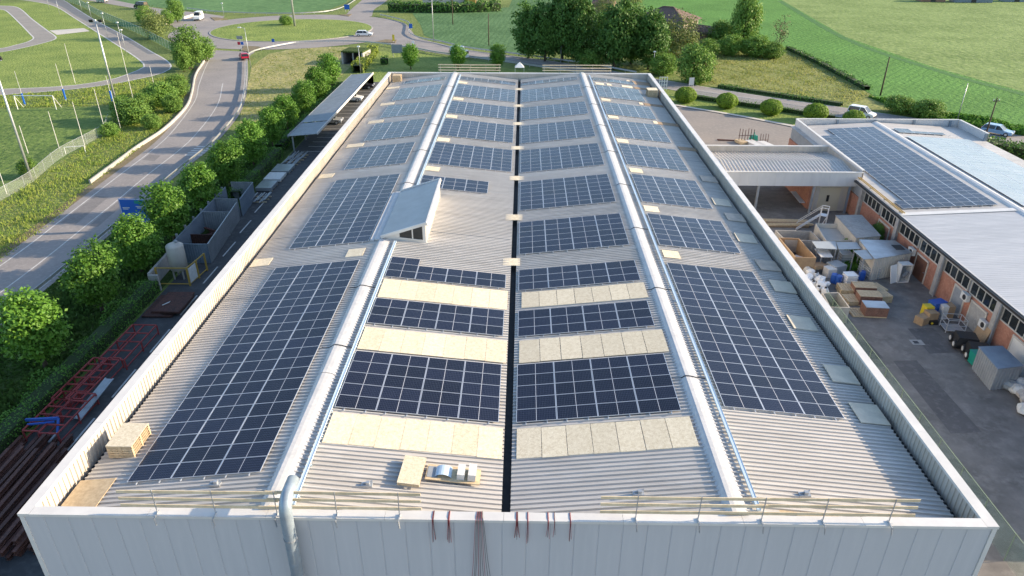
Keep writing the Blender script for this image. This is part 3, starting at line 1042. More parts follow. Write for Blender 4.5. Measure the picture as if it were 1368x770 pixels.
def pallet_stack(name, label, cat, loc, sx, sy, n, rz=0, h=.145, top='osb', m='wood', group=None):
    t = thing(name, label, cat, loc, rz, group)
    z = 0
    for i in range(n):
        mb = MB()
        for k in (-1, 0, 1):
            mb.b2(-sx / 2, sx / 2, k * (sy / 2 - .05) - .05, k * (sy / 2 - .05) + .05, z + .025, z + h - .03)
        nb = max(5, int(sx / .22))
        for k in range(nb):
            x = -sx / 2 + (k + .5) * sx / nb
            mb.b2(x - sx / nb * .4, x + sx / nb * .4, -sy / 2, sy / 2, z + h - .028, z + h - .004)
        for k in (-1, 0, 1):
            mb.b2(k * (sx / 2 - .06) - .06, k * (sx / 2 - .06) + .06, -sy / 2 + .01, sy / 2 - .01, z, z + .023)
        mb.build('pallet', m, t)
        z += h
    if top:
        MB().box((0, 0, z + .012), (sx * 1.01, sy * 1.01, .022)).build('top_sheet', top, t)
    return t


pallet_stack('pallet_stack', 'pale timber pallet stack topped with a board near the front left corner', 'pallets', (-18.55, 5.35, 8.08), 1.25, 1.75, 5)
pallet_stack('pallet_stack', 'wooden pallets piled in the far left corner of the roof', 'pallets', (-18.75, 90.3, 8.04), 1.25, 1.2, 7, top=None)
pallet_stack('pallet_stack', 'pallet pile in shade by the far end of the right parapet', 'pallets', (18.9, 81.0, 8.1), 1.4, 1.6, 7)
t = pallet_stack('pallet', 'single pallet with a plywood sheet lying behind the front guard rail', 'pallet', (-4.32, 3.15, 8.62), 1.0, 1.8, 1, h=.16)
t.rotation_euler = (0, .085, -.06)
t = thing('metal_sheet_bundle', 'flat timber base with a curved metal sheet and two silver boxes', 'building material', (-2.42, 3.25, 8.42), -.02)
t.rotation_euler = (0, .098, -.03)
MB().box((0, 0, .03), (2.5, 1.0, .05)).build('timber_base', 'wood', t)
mb = MB()
k = 8
vs = []
for i in range(k + 1):
    a_ = PI * .15 + PI * .7 * i / k
    vs += [(-.45 + .42 * math.cos(a_) * -1, -.32, .05 + .3 * math.sin(a_) - .1), (-.45 + .42 * math.cos(a_) * -1, .34, .05 + .3 * math.sin(a_) - .1)]
mb.add(vs, [(2 * i, 2 * i + 2, 2 * i + 3, 2 * i + 1) for i in range(k)])
mb.build('curved_sheet', 'tray', t)
MB().box((.35, 0, .22), (.34, .72, .32)).build('silver_box', 'trim', t)
MB().box((.86, .02, .25), (.36, .78, .36)).build('silver_box', 'trim', t)
MB().box((-.95, 0, .06), (.5, .72, .02)).build('flat_sheet', 'steel', t)

# guard rails at the roof edges
def guard(x0, x1, posts, y, label, sgn=-1, zs=(.38, .78, 1.18), ht=1.3, nb=3, double=True):
    t = thing('guard_rail', label, 'guard rail', ((x0 + x1) / 2, y, 9.0), 0, 'timber guard rails on the roof edges')
    xm = (x0 + x1) / 2
    for z in zs:
        k = 2 if x1 - x0 > 6 else 1
        L = (x1 - x0) / k
        for i in range(k):
            a_ = x0 - xm + i * L - (.25 if i else 0)
            MB().bar((a_, -.03 * sgn * (1 + i), z + random.uniform(-.025, .025)), (a_ + L + (.25 if i == 0 else 0), -.03 * sgn * (1 + i), z + random.uniform(-.025, .025)), .034, .145).build('rail_board', 'railwood', t)
    for x in posts:
        mb = MB()
        mb.bar((x - xm, 0, .0), (x - xm + .02, 0, ht), .035)
        p = mb.build('post', 'galv', t)
        cl_ = MB()
        cl_.bar((x - xm, -.1 * -sgn * -1, .03), (x - xm, sgn * .36, .03), .05, .05)
        cl_.bar((x - xm, sgn * .33, .03), (x - xm + .04, sgn * .36, -.34), .05, .05)
        cl_.build('clamp', 'galv', p)
    return t


guard(-16.1, -3.2, [-14.62, -12.15, -9.55, -7.02, -4.39], .10, 'timber guard rail on the front edge, left half, around the duct')
guard(4.0, 17.3, [5.5, 8.1, 10.73, 13.27, 16.01], .10, 'timber guard rail on the front edge, right half')
guard(-12.6, -2.6, [-12.3, -9.9, -7.6, -5.2, -3.1], LB - .1, 'timber guard rail on the far roof edge, left one', sgn=1)
guard(3.6, 14.6, [3.9, 6.4, 8.9, 11.4, 14.2], LB - .1, 'timber guard rail on the far roof edge, right one', sgn=1)
t = thing('loose_planks', 'loose planks and a white strip lying behind the right front guard rail', 'planks', (12.6, .75, 8.72))
for k, (a_, c_) in enumerate((((-.9, .1, .1), (.7, -.1, .06)), ((-.2, -.12, .12), (1.6, -.2, .08)))):
    MB().bar(a_, c_, .12, .04).build('plank', 'wood', t)
MB().bar((-.6, -.22, .06), (.6, -.2, .06), .1, .03).build('white_strip', 'white', t)

# cables hanging over the front cap
def cables(x, n, L, spread, label, red=True):
    mb = MB()
    for k in range(n):
        dx = (k - (n - 1) / 2) * spread
        l = L * random.uniform(.8, 1)
        pts = [(x + dx * .2, .42, 9.02), (x + dx * .25, .1, 9.022), (x + dx * .3, -.10, 9.0), (x + dx * .35, -.13, 8.8), (x + dx * .6, -.12 - .02 * random.random(), 9 - l * .5), (x + dx + random.uniform(-.04, .04), -.1 - random.random() * .06, 9 - l)]
        mb.tube(pts, .0095, 5, m=(k % 2 if red else (1 if k % 3 else 0)))
    o = mb.build('cable_bundle', ['cablered', 'cableblack'])
    tag(o, label, 'cables', 'cables hanging over the front edge')


cables(-2.97, 4, 1.35, .06, 'short red cable bundle, leftmost of those hanging over the front edge')
cables(-2.31, 5, 1.3, .05, 'short thick red cable bundle left of the long dark bundle')
cables(-1.02, 9, 5.2, .13, 'long dark bundle of cables fanning down the front wall', red=False)
for x, l, n_, lb in ((.55, 1.1, 6, 'bushy short red cable bundle right of the central gutter'), (1.0, 1.3, 3, 'thin red cables second right of the central gutter'), (1.85, 1.0, 3, 'thin red cables third right of the central gutter'),
                    (2.12, .9, 2, 'pair of short red cables fourth right of the central gutter'), (2.78, 1.15, 3, 'rightmost thin red cables on the front edge')):
    cables(x, n_, l, .05, lb)

# ------------------------------------------------------------------ foliage
def leaves_mesh(name, pts, nrm, size, m, rng, aspect=.7, two=None):
    """one small bent leaf (two triangles) per point"""
    n = len(pts)
    rv = rng.normal(size=(n, 3))
    u = np.cross(nrm, rv)
    u /= np.linalg.norm(u, axis=1)[:, None] + 1e-9
    w = np.cross(nrm, u)
    s = size * rng.uniform(.65, 1.3, n)[:, None]
    a = pts - u * s * .5
    c = pts + u * s * .5
    b_ = pts + w * s * .5 * aspect - nrm * s * .10
    d = pts - w * s * .5 * aspect - nrm * s * .10
    V = np.stack([a, d, c, b_], 1).reshape(-1, 3)
    me = bpy.data.meshes.new(name)
    me.vertices.add(4 * n)
    me.vertices.foreach_set('co', V.astype(np.float32).ravel())
    me.loops.add(4 * n)
    me.loops.foreach_set('vertex_index', np.arange(4 * n, dtype=np.int32))
    me.polygons.add(n)
    me.polygons.foreach_set('loop_start', np.arange(0, 4 * n, 4, dtype=np.int32))
    me.polygons.foreach_set('loop_total', np.full(n, 4, dtype=np.int32))
    me.materials.append(MT[m])
    me.update(calc_edges=True)
    return me


def crown_points(rng, rx, rz, zc, nclump, per, sig, lobes=7, inner=.35, flat=0.0):
    """clumps over an uneven ellipsoid made of several lobes; returns points and normals"""
    L = rng.normal(size=(lobes, 3))
    L /= np.linalg.norm(L, axis=1)[:, None]
    amp = rng.uniform(.05, .24, lobes)
    d = rng.normal(size=(nclump, 3))
    d /= np.linalg.norm(d, axis=1)[:, None]
    bulge = 1 + (np.maximum(0, d @ L.T) ** 5 * amp).sum(1) - .10
    t = np.where(rng.random(nclump) < inner, rng.uniform(.3, .85, nclump), rng.uniform(.84, 1.04, nclump))
    c = d * (bulge * t)[:, None]
    c[:, 2] = np.where(c[:, 2] < 0, c[:, 2] * (1 - flat), c[:, 2])
    c *= np.array([rx, rx, rz])
    p = np.repeat(c, per, 0) + rng.normal(size=(nclump * per, 3)) * sig * np.array([1, 1, .75])
    nn = np.repeat(d, per, 0) * .7 + rng.normal(size=(nclump * per, 3)) * .6 + np.array([0, 0, .35])
    nn /= np.linalg.norm(nn, axis=1)[:, None]
    p[:, 2] += zc
    return p, nn


def tree_proto(name, label, cat, rx, rz, zc, nclump, per, sig, leaf, m, seed, trunk=.16, group=None, lobes=7, inner=.35, flat=0.0, stems=1):
    rng = np.random.default_rng(seed)
    rnd = random.Random(seed)
    t = thing(name, label, cat, (0, 0, 0), 0, group)
    mb = MB()
    for s in range(stems):
        bx, by = (0, 0) if stems == 1 else (rnd.uniform(-.5, .5), rnd.uniform(-.5, .5))
        top = zc + rz * .55
        k = 6
        pts = [(bx + rnd.uniform(-.05, .05) * i, by + rnd.uniform(-.05, .05) * i, top * i / k) for i in range(k + 1)]
        mb.tube(pts, [trunk * (1.25 if i == 0 else 1 - .8 * i / k) for i in range(k + 1)], 7)
        for j in range(7):
            i = rnd.randint(2, k - 1)
            p = Vector(pts[i])
            a_ = rnd.uniform(0, 2 * PI)
            L = rx * rnd.uniform(.55, .85)
            q = p + Vector((math.cos(a_) * L, math.sin(a_) * L, L * rnd.uniform(.3, .8)))
            mb.tube([p, (p + q) / 2 + Vector((0, 0, .1)), q], [trunk * .4, trunk * .25, trunk * .08], 5)
    mb.build('trunk', 'bark', t, smooth=True)
    p, nn = crown_points(rng, rx, rz, zc, nclump, per, sig, lobes, inner, flat)
    me = leaves_mesh('crown', p, nn, leaf, m, rng)
    link('crown', me, t)
    return t


# the row of lindens by the yard
GL = 'round linden trees in a row between road and yard'
lind = [tree_proto('linden_tree', '', 'tree', 1.95, 2.75, 3.75, 235, 26, .28, .28, 'leaf', 11 + k, group=GL) for k in range(4)]
LT = [(23.6, 1.06), (32.4, .97), (39.9, .95), (47.2, 1.02), (55.6, .98), (64.2, .98), (73.2, .95), (82.0, .93), (90.6, .93), (100.4, .95), (110.2, 1.02), (120.5, 1.05)]
pos = ['nearest the camera', 'second from the near end', 'third from the near end', 'fourth from the near end', 'fifth from the near end', 'sixth from the near end', 'seventh from the near end', 'eighth from the near end', 'fourth from the far end', 'third from the far end', 'second from the far end', 'farthest away']
for i, (y, s) in enumerate(LT):
    lb = f'round bright green linden in the row beside the road, {pos[i]}'
    x = -36.1 - .012 * (y - 30) + random.uniform(-.2, .2)
    if i < 4:
        o = lind[i]
        o.location = (x, y, 0)
        o.scale = (s, s, s * random.uniform(.97, 1.04))
        o['label'] = lb
    else:
        o = dup(lind[i % 4], (x, y, 0), random.uniform(0, 6), lb, (s, s, s * random.uniform(.95, 1.05)))
for i, (px, py) in enumerate(((549, 93), (612, 94), (664, 94))):
    p = at(px, py)
    dup(lind[(i + 1) % 4], (p.x, p.y, 0), random.uniform(0, 6), f'small round tree beyond the far roof edge, {("left", "middle", "right")[i]} of three', (.86, .86, .84), group='round trees behind the far roof edge')

# big trees behind the far right corner
GD = 'tall trees in the dark grove behind the warehouse'
big = [tree_proto('tall_tree', '', 'tree', 4.0, 6.2, 7.2, 330, 24, .55, .6, 'leafdark', 31 + k, trunk=.3, group=GD, lobes=10, flat=.1) for k in range(3)]
BT = [(706, 78, .80, .88), (728, 82, .82, .98), (751, 82, .92, 1.12), (775, 86, .78, 1.06), (800, 80, .6, .78), (820, 93, .92, 1.04), (843, 86, .74, .94), (866, 93, .86, .94)]
bl = ['leftmost', 'second from left', 'third from left behind the tall lamp', 'fourth from left', 'low one in the gap of the grove', 'sixth from left', 'third from right', 'rightmost']
for i, (px, py, sx_, sz_) in enumerate(BT):
    p = at(px, py)
    lb = f'tall dark tree in the grove, {bl[i]}'
    if i < 3:
        o = big[i]
        o.location = (p.x, p.y, 0)
        o.scale = (sx_, sx_, sz_)
        o['label'] = lb
    else:
        dup(big[i % 3], (p.x, p.y, 0), random.uniform(0, 6), lb, (sx_, sx_, sz_))
GS = 'shrubs and trees around the old farmhouse'
sh = tree_proto('shrub', 'bright green bushy tree at the right end of the grove', 'shrub', 3.9, 4.1, 3.9, 260, 24, .5, .45, 'leafmid', 51, trunk=.14, group=GS, stems=3)
p = at(927, 111)
sh.location = (p.x, p.y, 0)
sh.scale = (.95, .95, .97)
pale = tree_proto('pale_tree', 'pale olive tree in front of the ruined farmhouse', 'tree', 4.0, 4.4, 4.4, 200, 18, .6, .42, 'leafpale', 52, trunk=.15, group=GS, stems=2)
p = at(902, 84)
pale.location = (p.x, p.y, 0)
pale.scale = (1.2, 1.2, 1.15)
for i, (px, py, s, lb) in enumerate(((808, 32, .9, 'pale tree rising behind the middle of the grove'), (842, 20, .9, 'yellowish tree behind the grove left of the farmhouse roof'), (210, 52, .85, 'pale bushy tree between the green fence and the west road'))):
    p = at(px, py)
    dup(pale, (p.x, p.y, 0), i * 1.3, lb, s)
for i, (px, py, s, z_, lb) in enumerate(((992, 66, .92, 1.5, 'tall solitary tree right of the old farmhouse'), (962, 62, .82, .8, 'broad shrub between farmhouse and solitary tree'), (975, 74, .8, .62, 'low round shrub below the solitary tree'),
                                         (1008, 76, .85, .6, 'dark low shrub right of the solitary tree'), (1030, 78, .7, .55, 'rightmost shrub by the meadow corner'), (945, 76, .7, .6, 'shrub at the foot of the brick ruin'),
                                         (1200, 151, .62, .5, 'dark roundish bush beside the east road, left one'), (1238, 158, .66, .5, 'dark roundish bush beside the east road, right one'),
                                         (790, 90, .75, .55, 'low shrub at the foot of the grove'), (885, 100, .75, .6, 'low shrub between grove and bright bushy tree'))):
    p = at(px, py)
    dup(sh, (p.x, p.y, 0), i * 1.1, lb, (s, s, s * z_ / .8))
dry = tree_proto('bare_tree', 'thin dry tree with few leaves right of the shrubs', 'tree', 1.8, 3.2, 5.0, 60, 10, .4, .3, 'leafdry', 53, trunk=.12, group=GS)
p = at(1039, 66)
dry.location = (p.x, p.y, 0)
p = at(932, 62)
dup(dry, (p.x, p.y, 0), 1, 'reddish twiggy bush against the ruined farmhouse', (1.8, 1.8, .75))
# left side trees
lt = tree_proto('roadside_tree', 'tall bushy tree beside the road bend, left of the red car', 'tree', 3.0, 4.3, 4.8, 280, 24, .42, .38, 'leafmid', 61, trunk=.15, group='trees between track and road', stems=2)
p = at(256, 92)
lt.location = (p.x, p.y, 0)
for px, py, sx_, sz_, lb in ((247, 96, .55, .68, 'slim young tree in front of the tall bushy roadside tree'), (275, 82, .75, .6, 'lower bushy tree right of the tall roadside tree'), (238, 30, .75, .82, 'narrow upright tree beside the white van'),
                             (195, 34, .8, .62, 'bushy tree by the far green fence, left of the upright tree'), (226, 34, .6, .5, 'shrub under the narrow upright tree')):
    p = at(px, py)
    dup(lt, (p.x, p.y, 0), px * .1, lb, (sx_, sx_, sz_), group='trees between track and road')
for px, py, sx_, sz_, lb in ((217, 142, .95, .55, 'largest wild shrub on the verge beside the road guard wall'), (238, 128, .7, .5, 'wild shrub between large verge shrub and road'), (180, 165, .95, .5, 'broad wild shrub below the floodlight mast'),
                             (166, 160, .6, .5, 'small wild shrub at the foot of the floodlight mast'), (148, 182, .45, .28, 'low wild shrub by the corner of the chain fence'), (205, 172, .5, .3, 'low wild shrub halfway along the guard wall'),
                             (40, 236, .4, .32, 'small wild shrub at the foot of the near floodlight mast'), (232, 150, .55, .4, 'wild shrub close to the guard wall'), (195, 150, .6, .42, 'wild shrub between the two broad verge shrubs')):
    p = at(px, py)
    dup(sh, (p.x, p.y, 0), px * .1, lb, (sx_ * .75, sx_ * .75, sz_), group='wild shrubs on the verge')
p = at(383, 34)
dup(sh, (p.x, p.y, .1), 1, 'small bush beside the mast on the roundabout island', (.5, .5, .36), group='bushes on the roundabout')

# clipped ball bushes
GB = 'clipped ball bushes along the kerb'
rng = np.random.default_rng(5)


def ball(label):
    t = thing('ball_bush', label, 'bush', (0, 0, 0), 0, GB)
    mb = MB()
    n1, n2 = 14, 20
    rn = random.Random(3)
    vs = []
    for i in range(n1 + 1):
        a_ = PI * i / n1
        for k in range(n2):
            f = 1.36 + .05 * math.sin(k * 1.7) + rn.uniform(-.03, .03)
            vs.append((f * math.sin(a_) * math.cos(2 * PI * k / n2), f * math.sin(a_) * math.sin(2 * PI * k / n2), 1.12 + 1.04 * math.cos(a_)))
    mb.add(vs, [(i * n2 + k, (i + 1) * n2 + k, (i + 1) * n2 + (k + 1) % n2, i * n2 + (k + 1) % n2) for i in range(n1) for k in range(n2)])
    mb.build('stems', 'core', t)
    d = rng.normal(size=(4600, 3))
    d /= np.linalg.norm(d, axis=1)[:, None]
    r = rng.uniform(.92, 1.05, 4600) + .05 * np.sin(d[:, 0] * 6) * np.cos(d[:, 1] * 7)
    pts = d * r[:, None] * np.array([1.48, 1.48, 1.16]) + np.array([0, 0, 1.14])
    nn = d + rng.normal(size=d.shape) * .5
    nn /= np.linalg.norm(nn, axis=1)[:, None]
    keep = pts[:, 2] > .05
    link('foliage', leaves_mesh('foliage', pts[keep], nn[keep], .17, 'leafball', rng), t)
    return t


b0 = None
for i, (px, py, s) in enumerate(((915, 137, 1.3), (970, 144.5, 1.24), (1029, 153.5, 1.24), (1088, 161, 1.32), (1139, 167.5, 1.15))):
    p = at(px, py)
    lb = f'clipped round bush beside the gravel lot, {("leftmost", "second from left", "third from left", "second from right", "rightmost and mostly hidden by the far building")[i]}'
    if b0 is None:
        b0 = ball(lb)
        b0.location = (p.x, p.y, 0)
        b0.scale = (s, s, s * .92)
    else:
        dup(b0, (p.x, p.y, 0), i, lb, (s, s, s * .92))


# hedges
def hedge(name, line, w, h, m, label, cat='hedge', leaf=.2, dens=26, seed=1, wob=.15):
    rng = np.random.default_rng(seed)
    t = thing(name, label, cat, (line[0][0], line[0][1], 0))
    o = Vector((line[0][0], line[0][1]))
    L = resample(line, .8)
    L = [(p[0] - o.x, p[1] - o.y) for p in L]
    A, B = offset(L, w / 2 * .75), offset(L, -w / 2 * .75)
    mb = MB()
    n = len(L)
    vs = [(p[0], p[1], 0) for p in A] + [(p[0], p[1], h * .82) for p in A] + [(p[0], p[1], h * .82) for p in B] + [(p[0], p[1], 0) for p in B]
    fs = []
    for i in range(n - 1):
        for k in range(3):
            fs.append((k * n + i, k * n + i + 1, (k + 1) * n + i + 1, (k + 1) * n + i))
    mb.add(vs, fs)
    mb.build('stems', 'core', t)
    tot = int(sum((Vector(L[i + 1]) - Vector(L[i])).length for i in range(n - 1)) * (w + 2 * h) * dens)
    idx = rng.integers(0, n - 1, tot)
    fr = rng.random(tot)
    La = np.array(L)
    base = La[idx] + (La[idx + 1] - La[idx]) * fr[:, None]
    tg = La[idx + 1] - La[idx]
    tg /= np.linalg.norm(tg, axis=1)[:, None] + 1e-9
    nr = np.stack([-tg[:, 1], tg[:, 0]], 1)
    u = rng.uniform(0, w + 2 * h, tot)
    wobv = 1 + wob * np.sin(base[:, 1] * .9 + base[:, 0]) * np.sin(base[:, 1] * .37 + 1) + rng.normal(size=tot) * .06
    side = np.where(u < h, w / 2, np.where(u < h + w, w / 2 - (u - h), -w / 2))
    zz = np.where(u < h, u, np.where(u < h + w, h, 2 * h + w - u)) * wobv
    nx = np.where(u < h, 1, np.where(u < h + w, 0, -1))
    pts = np.stack([base[:, 0] + nr[:, 0] * side * wobv, base[:, 1] + nr[:, 1] * side * wobv, zz], 1)
    nn = np.stack([nr[:, 0] * nx, nr[:, 1] * nx, (nx == 0) * 1.0], 1) + rng.normal(size=(tot, 3)) * .55
    nn /= np.linalg.norm(nn, axis=1)[:, None]
    link('foliage', leaves_mesh('foliage', pts, nn, leaf, m, rng), t)
    return t


hedge('hedge', [(-33.6, -6), (-33.5, 10), (-33.6, 36.5)], 1.5, 1.35, 'hedge', 'dark green hedge beside the yard in front of the tank', leaf=.15, seed=2, wob=.4, dens=46)
hedge('hedge', [(-34.4, 60), (-34.6, 79)], 1.4, 1.3, 'hedge', 'dark green hedge behind the stacked metal sheets', leaf=.17, seed=3, wob=.35, dens=40)
hedge('hedge', [(-35.2, 80), (-35.5, 124)], 1.3, 1.2, 'hedge', 'dark hedge behind the carport', leaf=.28, seed=4, dens=14)
hedge('hedge', G((478, 98), (489, 84), (500, 70)), 2.4, 1.9, 'hedgelight', 'yellow green hedge running up to the grey road sign', leaf=.4, seed=5, dens=12)
hedge('hedge', G((509, 86), (521, 86)), 1.6, 1.6, 'hedge', 'small square clipped hedge on the lawn', leaf=.3, seed=6, dens=14)
hedge('hedge', G((521, 15), (560, 16), (600, 16.5), (640, 15.5), (668, 14)), 5, 2.9, 'leafdark', 'long dark hedge in front of the house at the top edge', leaf=.8, seed=7, dens=4, wob=.2)
hedge('hedge', G((905, 129), (960, 137), (1030, 147), (1120, 161)), .7, .8, 'hedge', 'low hedge along the east road behind the ball bushes', leaf=.2, seed=8, dens=14)
hedge('hedge', G((1300, 196), (1340, 204), (1400, 216)), 3.5, 1.6, 'leafdark', 'dark hedge at the right edge below the blue car', leaf=.4, seed=9, dens=10)
hedge('hedge', G((1052, 66), (1100, 89), (1160, 122)), 1.4, .9, 'leafdark', 'dark ditch hedge between meadow and crop field', leaf=.4, seed=10, dens=8, wob=.4)
hedge('hedge', G((960, 117), (1040, 129), (1130, 142.5)), 1.5, .7, 'leafdark', 'dark grass hedge between meadow and east road', leaf=.35, seed=11, dens=8, wob=.4)


# wild grass
def tufts(name, poly, n, h, m, seed, w=.16, avoid=None):
    rng = np.random.default_rng(seed)
    P = np.array(poly)
    lo, hi = P.min(0), P.max(0)
    pts = rng.uniform(lo, hi, (n * 2, 2))
    ins = np.zeros(len(pts), bool)
    j = len(P) - 1
    for i in range(len(P)):
        c_ = ((P[i, 1] > pts[:, 1]) != (P[j, 1] > pts[:, 1])) & (pts[:, 0] < (P[j, 0] - P[i, 0]) * (pts[:, 1] - P[i, 1]) / (P[j, 1] - P[i, 1] + 1e-12) + P[i, 0])
        ins ^= c_
        j = i
    pts = pts[ins][:n]
    k = len(pts)
    patch = .6 + .5 * np.sin(pts[:, 0] * .8 + 1.3 * np.sin(pts[:, 1] * .31)) * np.sin(pts[:, 1] * .53 + pts[:, 0] * .2) + rng.normal(size=k) * .25
    hh = h * np.clip(patch, .25, 1.5)
    a_ = rng.uniform(0, 2 * PI, k)
    dx, dy = np.cos(a_) * w, np.sin(a_) * w
    lx, ly = rng.normal(size=k) * .2 * hh, rng.normal(size=k) * .2 * hh
    V = np.zeros((k, 4, 3))
    V[:, 0] = np.stack([pts[:, 0] - dx, pts[:, 1] - dy, np.zeros(k)], 1)
    V[:, 1] = np.stack([pts[:, 0] + dx, pts[:, 1] + dy, np.zeros(k)], 1)
    V[:, 2] = np.stack([pts[:, 0] + dx * .7 + lx, pts[:, 1] + dy * .7 + ly, hh], 1)
    V[:, 3] = np.stack([pts[:, 0] - dx * .9 + lx, pts[:, 1] - dy * .9 + ly, hh * .75], 1)
    me = bpy.data.meshes.new(name)
    me.vertices.add(4 * k)
    me.vertices.foreach_set('co', V.astype(np.float32).ravel())
    me.loops.add(4 * k)
    me.loops.foreach_set('vertex_index', np.arange(4 * k, dtype=np.int32))
    me.polygons.add(k)
    me.polygons.foreach_set('loop_start', np.arange(0, 4 * k, 4, dtype=np.int32))
    me.polygons.foreach_set('loop_total', np.full(k, 4, dtype=np.int32))
    me.materials.append(MT[m])
    me.update(calc_edges=True)
    o = link(name, me, kind='stuff')
    o['label'] = name.replace('_', ' ') + ' growing in uneven tufts'
    o['category'] = 'grass'
    return o


tufts('verge_grass', G((-60, 400), (0, 352), (78, 293), (118, 252), (150, 228), (200, 188), (240, 150), (250, 124), (256, 104), (215, 106), (150, 128), (152, 150), (140, 182), (80, 218), (0, 272), (-80, 320)), 24000, .36, 'tuft', 1, w=.045)
tufts('track_side_grass', G((-30, 130), (90, 122), (200, 106), (245, 100), (250, 112), (160, 140), (120, 142), (0, 145), (-30, 146)), 6000, .36, 'tuft', 2, w=.06)
tufts('meadow_grass', G((960, 70), (1050, 67), (1100, 91), (1165, 130), (1130, 141), (1017, 126), (940, 112)), 12000, .3, 'tuftmeadow', 3, w=.07)
tufts('dry_meadow_grass', G((338, 88), (360, 74), (400, 66), (470, 66), (440, 110), (380, 148), (330, 172), (322, 150)), 5000, .2, 'tuftmeadow', 4, w=.07)
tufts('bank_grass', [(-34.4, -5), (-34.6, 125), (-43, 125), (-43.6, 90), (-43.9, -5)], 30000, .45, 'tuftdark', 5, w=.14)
tufts('crop_leaves', G((1160, 130), (1250, 150), (1368, 172), (1368, 182), (1230, 160)), 9000, .8, 'hedge', 6, w=.3)
tufts('wall_weeds', [(20.5, -3), (23.0, -3), (23.0, 40), (20.5, 40)], 2500, .25, 'tuft', 7, w=.1)

# ------------------------------------------------------------------ fences, rails, poles
def copies(o, locs, parent, rzs=None):
    """more copies of part o (first one is o itself) at the given places"""
    for i, l in enumerate(locs):
        c = o if i == 0 else o.copy()
        if i:
            COL.objects.link(c)
        c.parent = parent
        c.location = l
        if rzs:
            c.rotation_euler = (0, 0, rzs[i])


def run(line, z0, z1, th, mb, m=0):
    """upright strip of given thickness along a line"""
    A, B = offset(line, th / 2), offset(line, -th / 2)
    n = len(line)
    vs = [(p[0], p[1], z0) for p in A] + [(p[0], p[1], z1) for p in A] + [(p[0], p[1], z1) for p in B] + [(p[0], p[1], z0) for p in B]
    fs = []
    for i in range(n - 1):
        for k in range(4):
            fs.append((k * n + i, ((k + 1) % 4) * n + i, ((k + 1) % 4) * n + i + 1, k * n + i + 1))
    fs += [(0, 3 * n, 2 * n, n), (n - 1, 2 * n - 1, 3 * n - 1, 4 * n - 1)]
    return mb.add(vs, fs, m)


def rel(line):
    o = line[0]
    return [(p[0] - o[0], p[1] - o[1]) for p in line], (o[0], o[1], 0)


def guardrail(line, label, step=4.0, h=.75):
    L, o = rel(line)
    t = thing('crash_barrier', label, 'crash barrier', o, 0, 'metal crash barriers along the roads')
    mb = MB()
    run(L, h - .31, h, .06, mb)
    mb.build('rail', 'galv', t)
    P = resample(L, step)[:95]
    q = MB().box((0, 0, h / 2), (.10, .06, h)).build('post', 'galv', t)
    copies(q, [(p[0], p[1], 0) for p in offset(P, .09)], t)
    return t


guardrail(RR[8:66], 'grey crash barrier between the side road and the linden row')
guardrail(smooth_line(G((331, 76), (341, 71), (356, 67), (384, 61.6), (400, 59.3), (440, 58), (478, 58.3), (505, 60.5), (523, 62.5)), 5), 'grey crash barrier on the near side of the roundabout')
guardrail(smooth_line(G((524, 63), (560, 68.5), (587, 73.5), (650, 81.5), (720, 92), (780, 101)), 5), 'grey crash barrier on the near side of the east road')
guardrail(smooth_line(G((508, 22), (530, 27), (546, 32.5), (547, 40), (547, 46), (560, 53), (590, 58.5), (624, 66.5), (689, 75), (779, 87.5), (850, 100)), 5), 'grey crash barrier on the far side of the east road')
guardrail(smooth_line(G((250, 13), (280, 17), (305, 18.5), (345, 20), (400, 20), (440, 17), (462, 10), (478, 0)), 5), 'grey crash barrier along the far side of the roundabout')


def wall_strip(name, line, h, th, m, label, cat):
    L, o = rel(line)
    mb = MB()
    run(L, 0, h, th, mb)
    return tag(mb.build(name, m, loc=o), label, cat)


wall_strip('guard_wall', smooth_line(G((120.7, 245.8), (150, 224), (184, 198.7), (220.7, 174), (249, 145), (257, 124.6), (262, 101), (275, 80.5), (287, 66)), 5), .5, .22, 'guardwall', 'low pale guard wall along the outer side of the side road', 'guard wall')
wall_strip('guard_wall', smooth_line(G((221, 34), (228, 28), (245, 26), (258, 22)), 5), .8, .3, 'concretelight', 'short pale guard wall curving by the white van', 'guard wall')


def mesh_fence(line, h, label, net, post_step, pm='galv', pr=.035, name='wire_fence', z0=.05):
    L, o = rel(line)
    t = thing(name, label, 'fence', o)
    mb = MB()
    n = len(L)
    mb.add([(p[0], p[1], z0) for p in L] + [(p[0], p[1], h) for p in L], [(i, i + 1, n + i + 1, n + i) for i in range(n - 1)])
    mb.build('mesh', net, t)
    mb = MB()
    mb.tube([(p[0], p[1], h) for p in L], .022, 5)
    mb.build('top_rail', pm, t)
    P = resample(L, post_step)[:95]
    q = MB().tube([(0, 0, 0), (0, 0, h + .08)], pr, 6).build('post', pm, t)
    copies(q, [(p[0], p[1], 0) for p in offset(P, .05)], t)
    return t


mesh_fence(smooth_line(G((-30, 288), (8, 265), (43, 244.5), (80, 213), (122, 190), (141, 178), (147, 165)), 4), 1.5, 'low chain link fence along the edge of the football pitch', 'netpale', 3.2)
mesh_fence(smooth_line(G((60, -3), (85, 1), (109, 9), (134, 23), (184, 45), (210, 58), (236, 72)), 4), 2.2, 'green mesh fence along the far side of the cycle track', 'netgreen', 3, pm='galv')
mesh_fence([(27.2, -12), (27.3, 10), (27.4, 30), (27.5, 34)], 2.0, 'greenish wire fence running along the yard beside the warehouse', 'netyard', 2.6, pm='netpost', pr=.025)
mesh_fence(G((905, 126), (960, 134), (1030, 144.5), (1120, 158.5)), 1.1, 'thin wire fence between the ball bushes and the east road', 'netpale', 3.5)


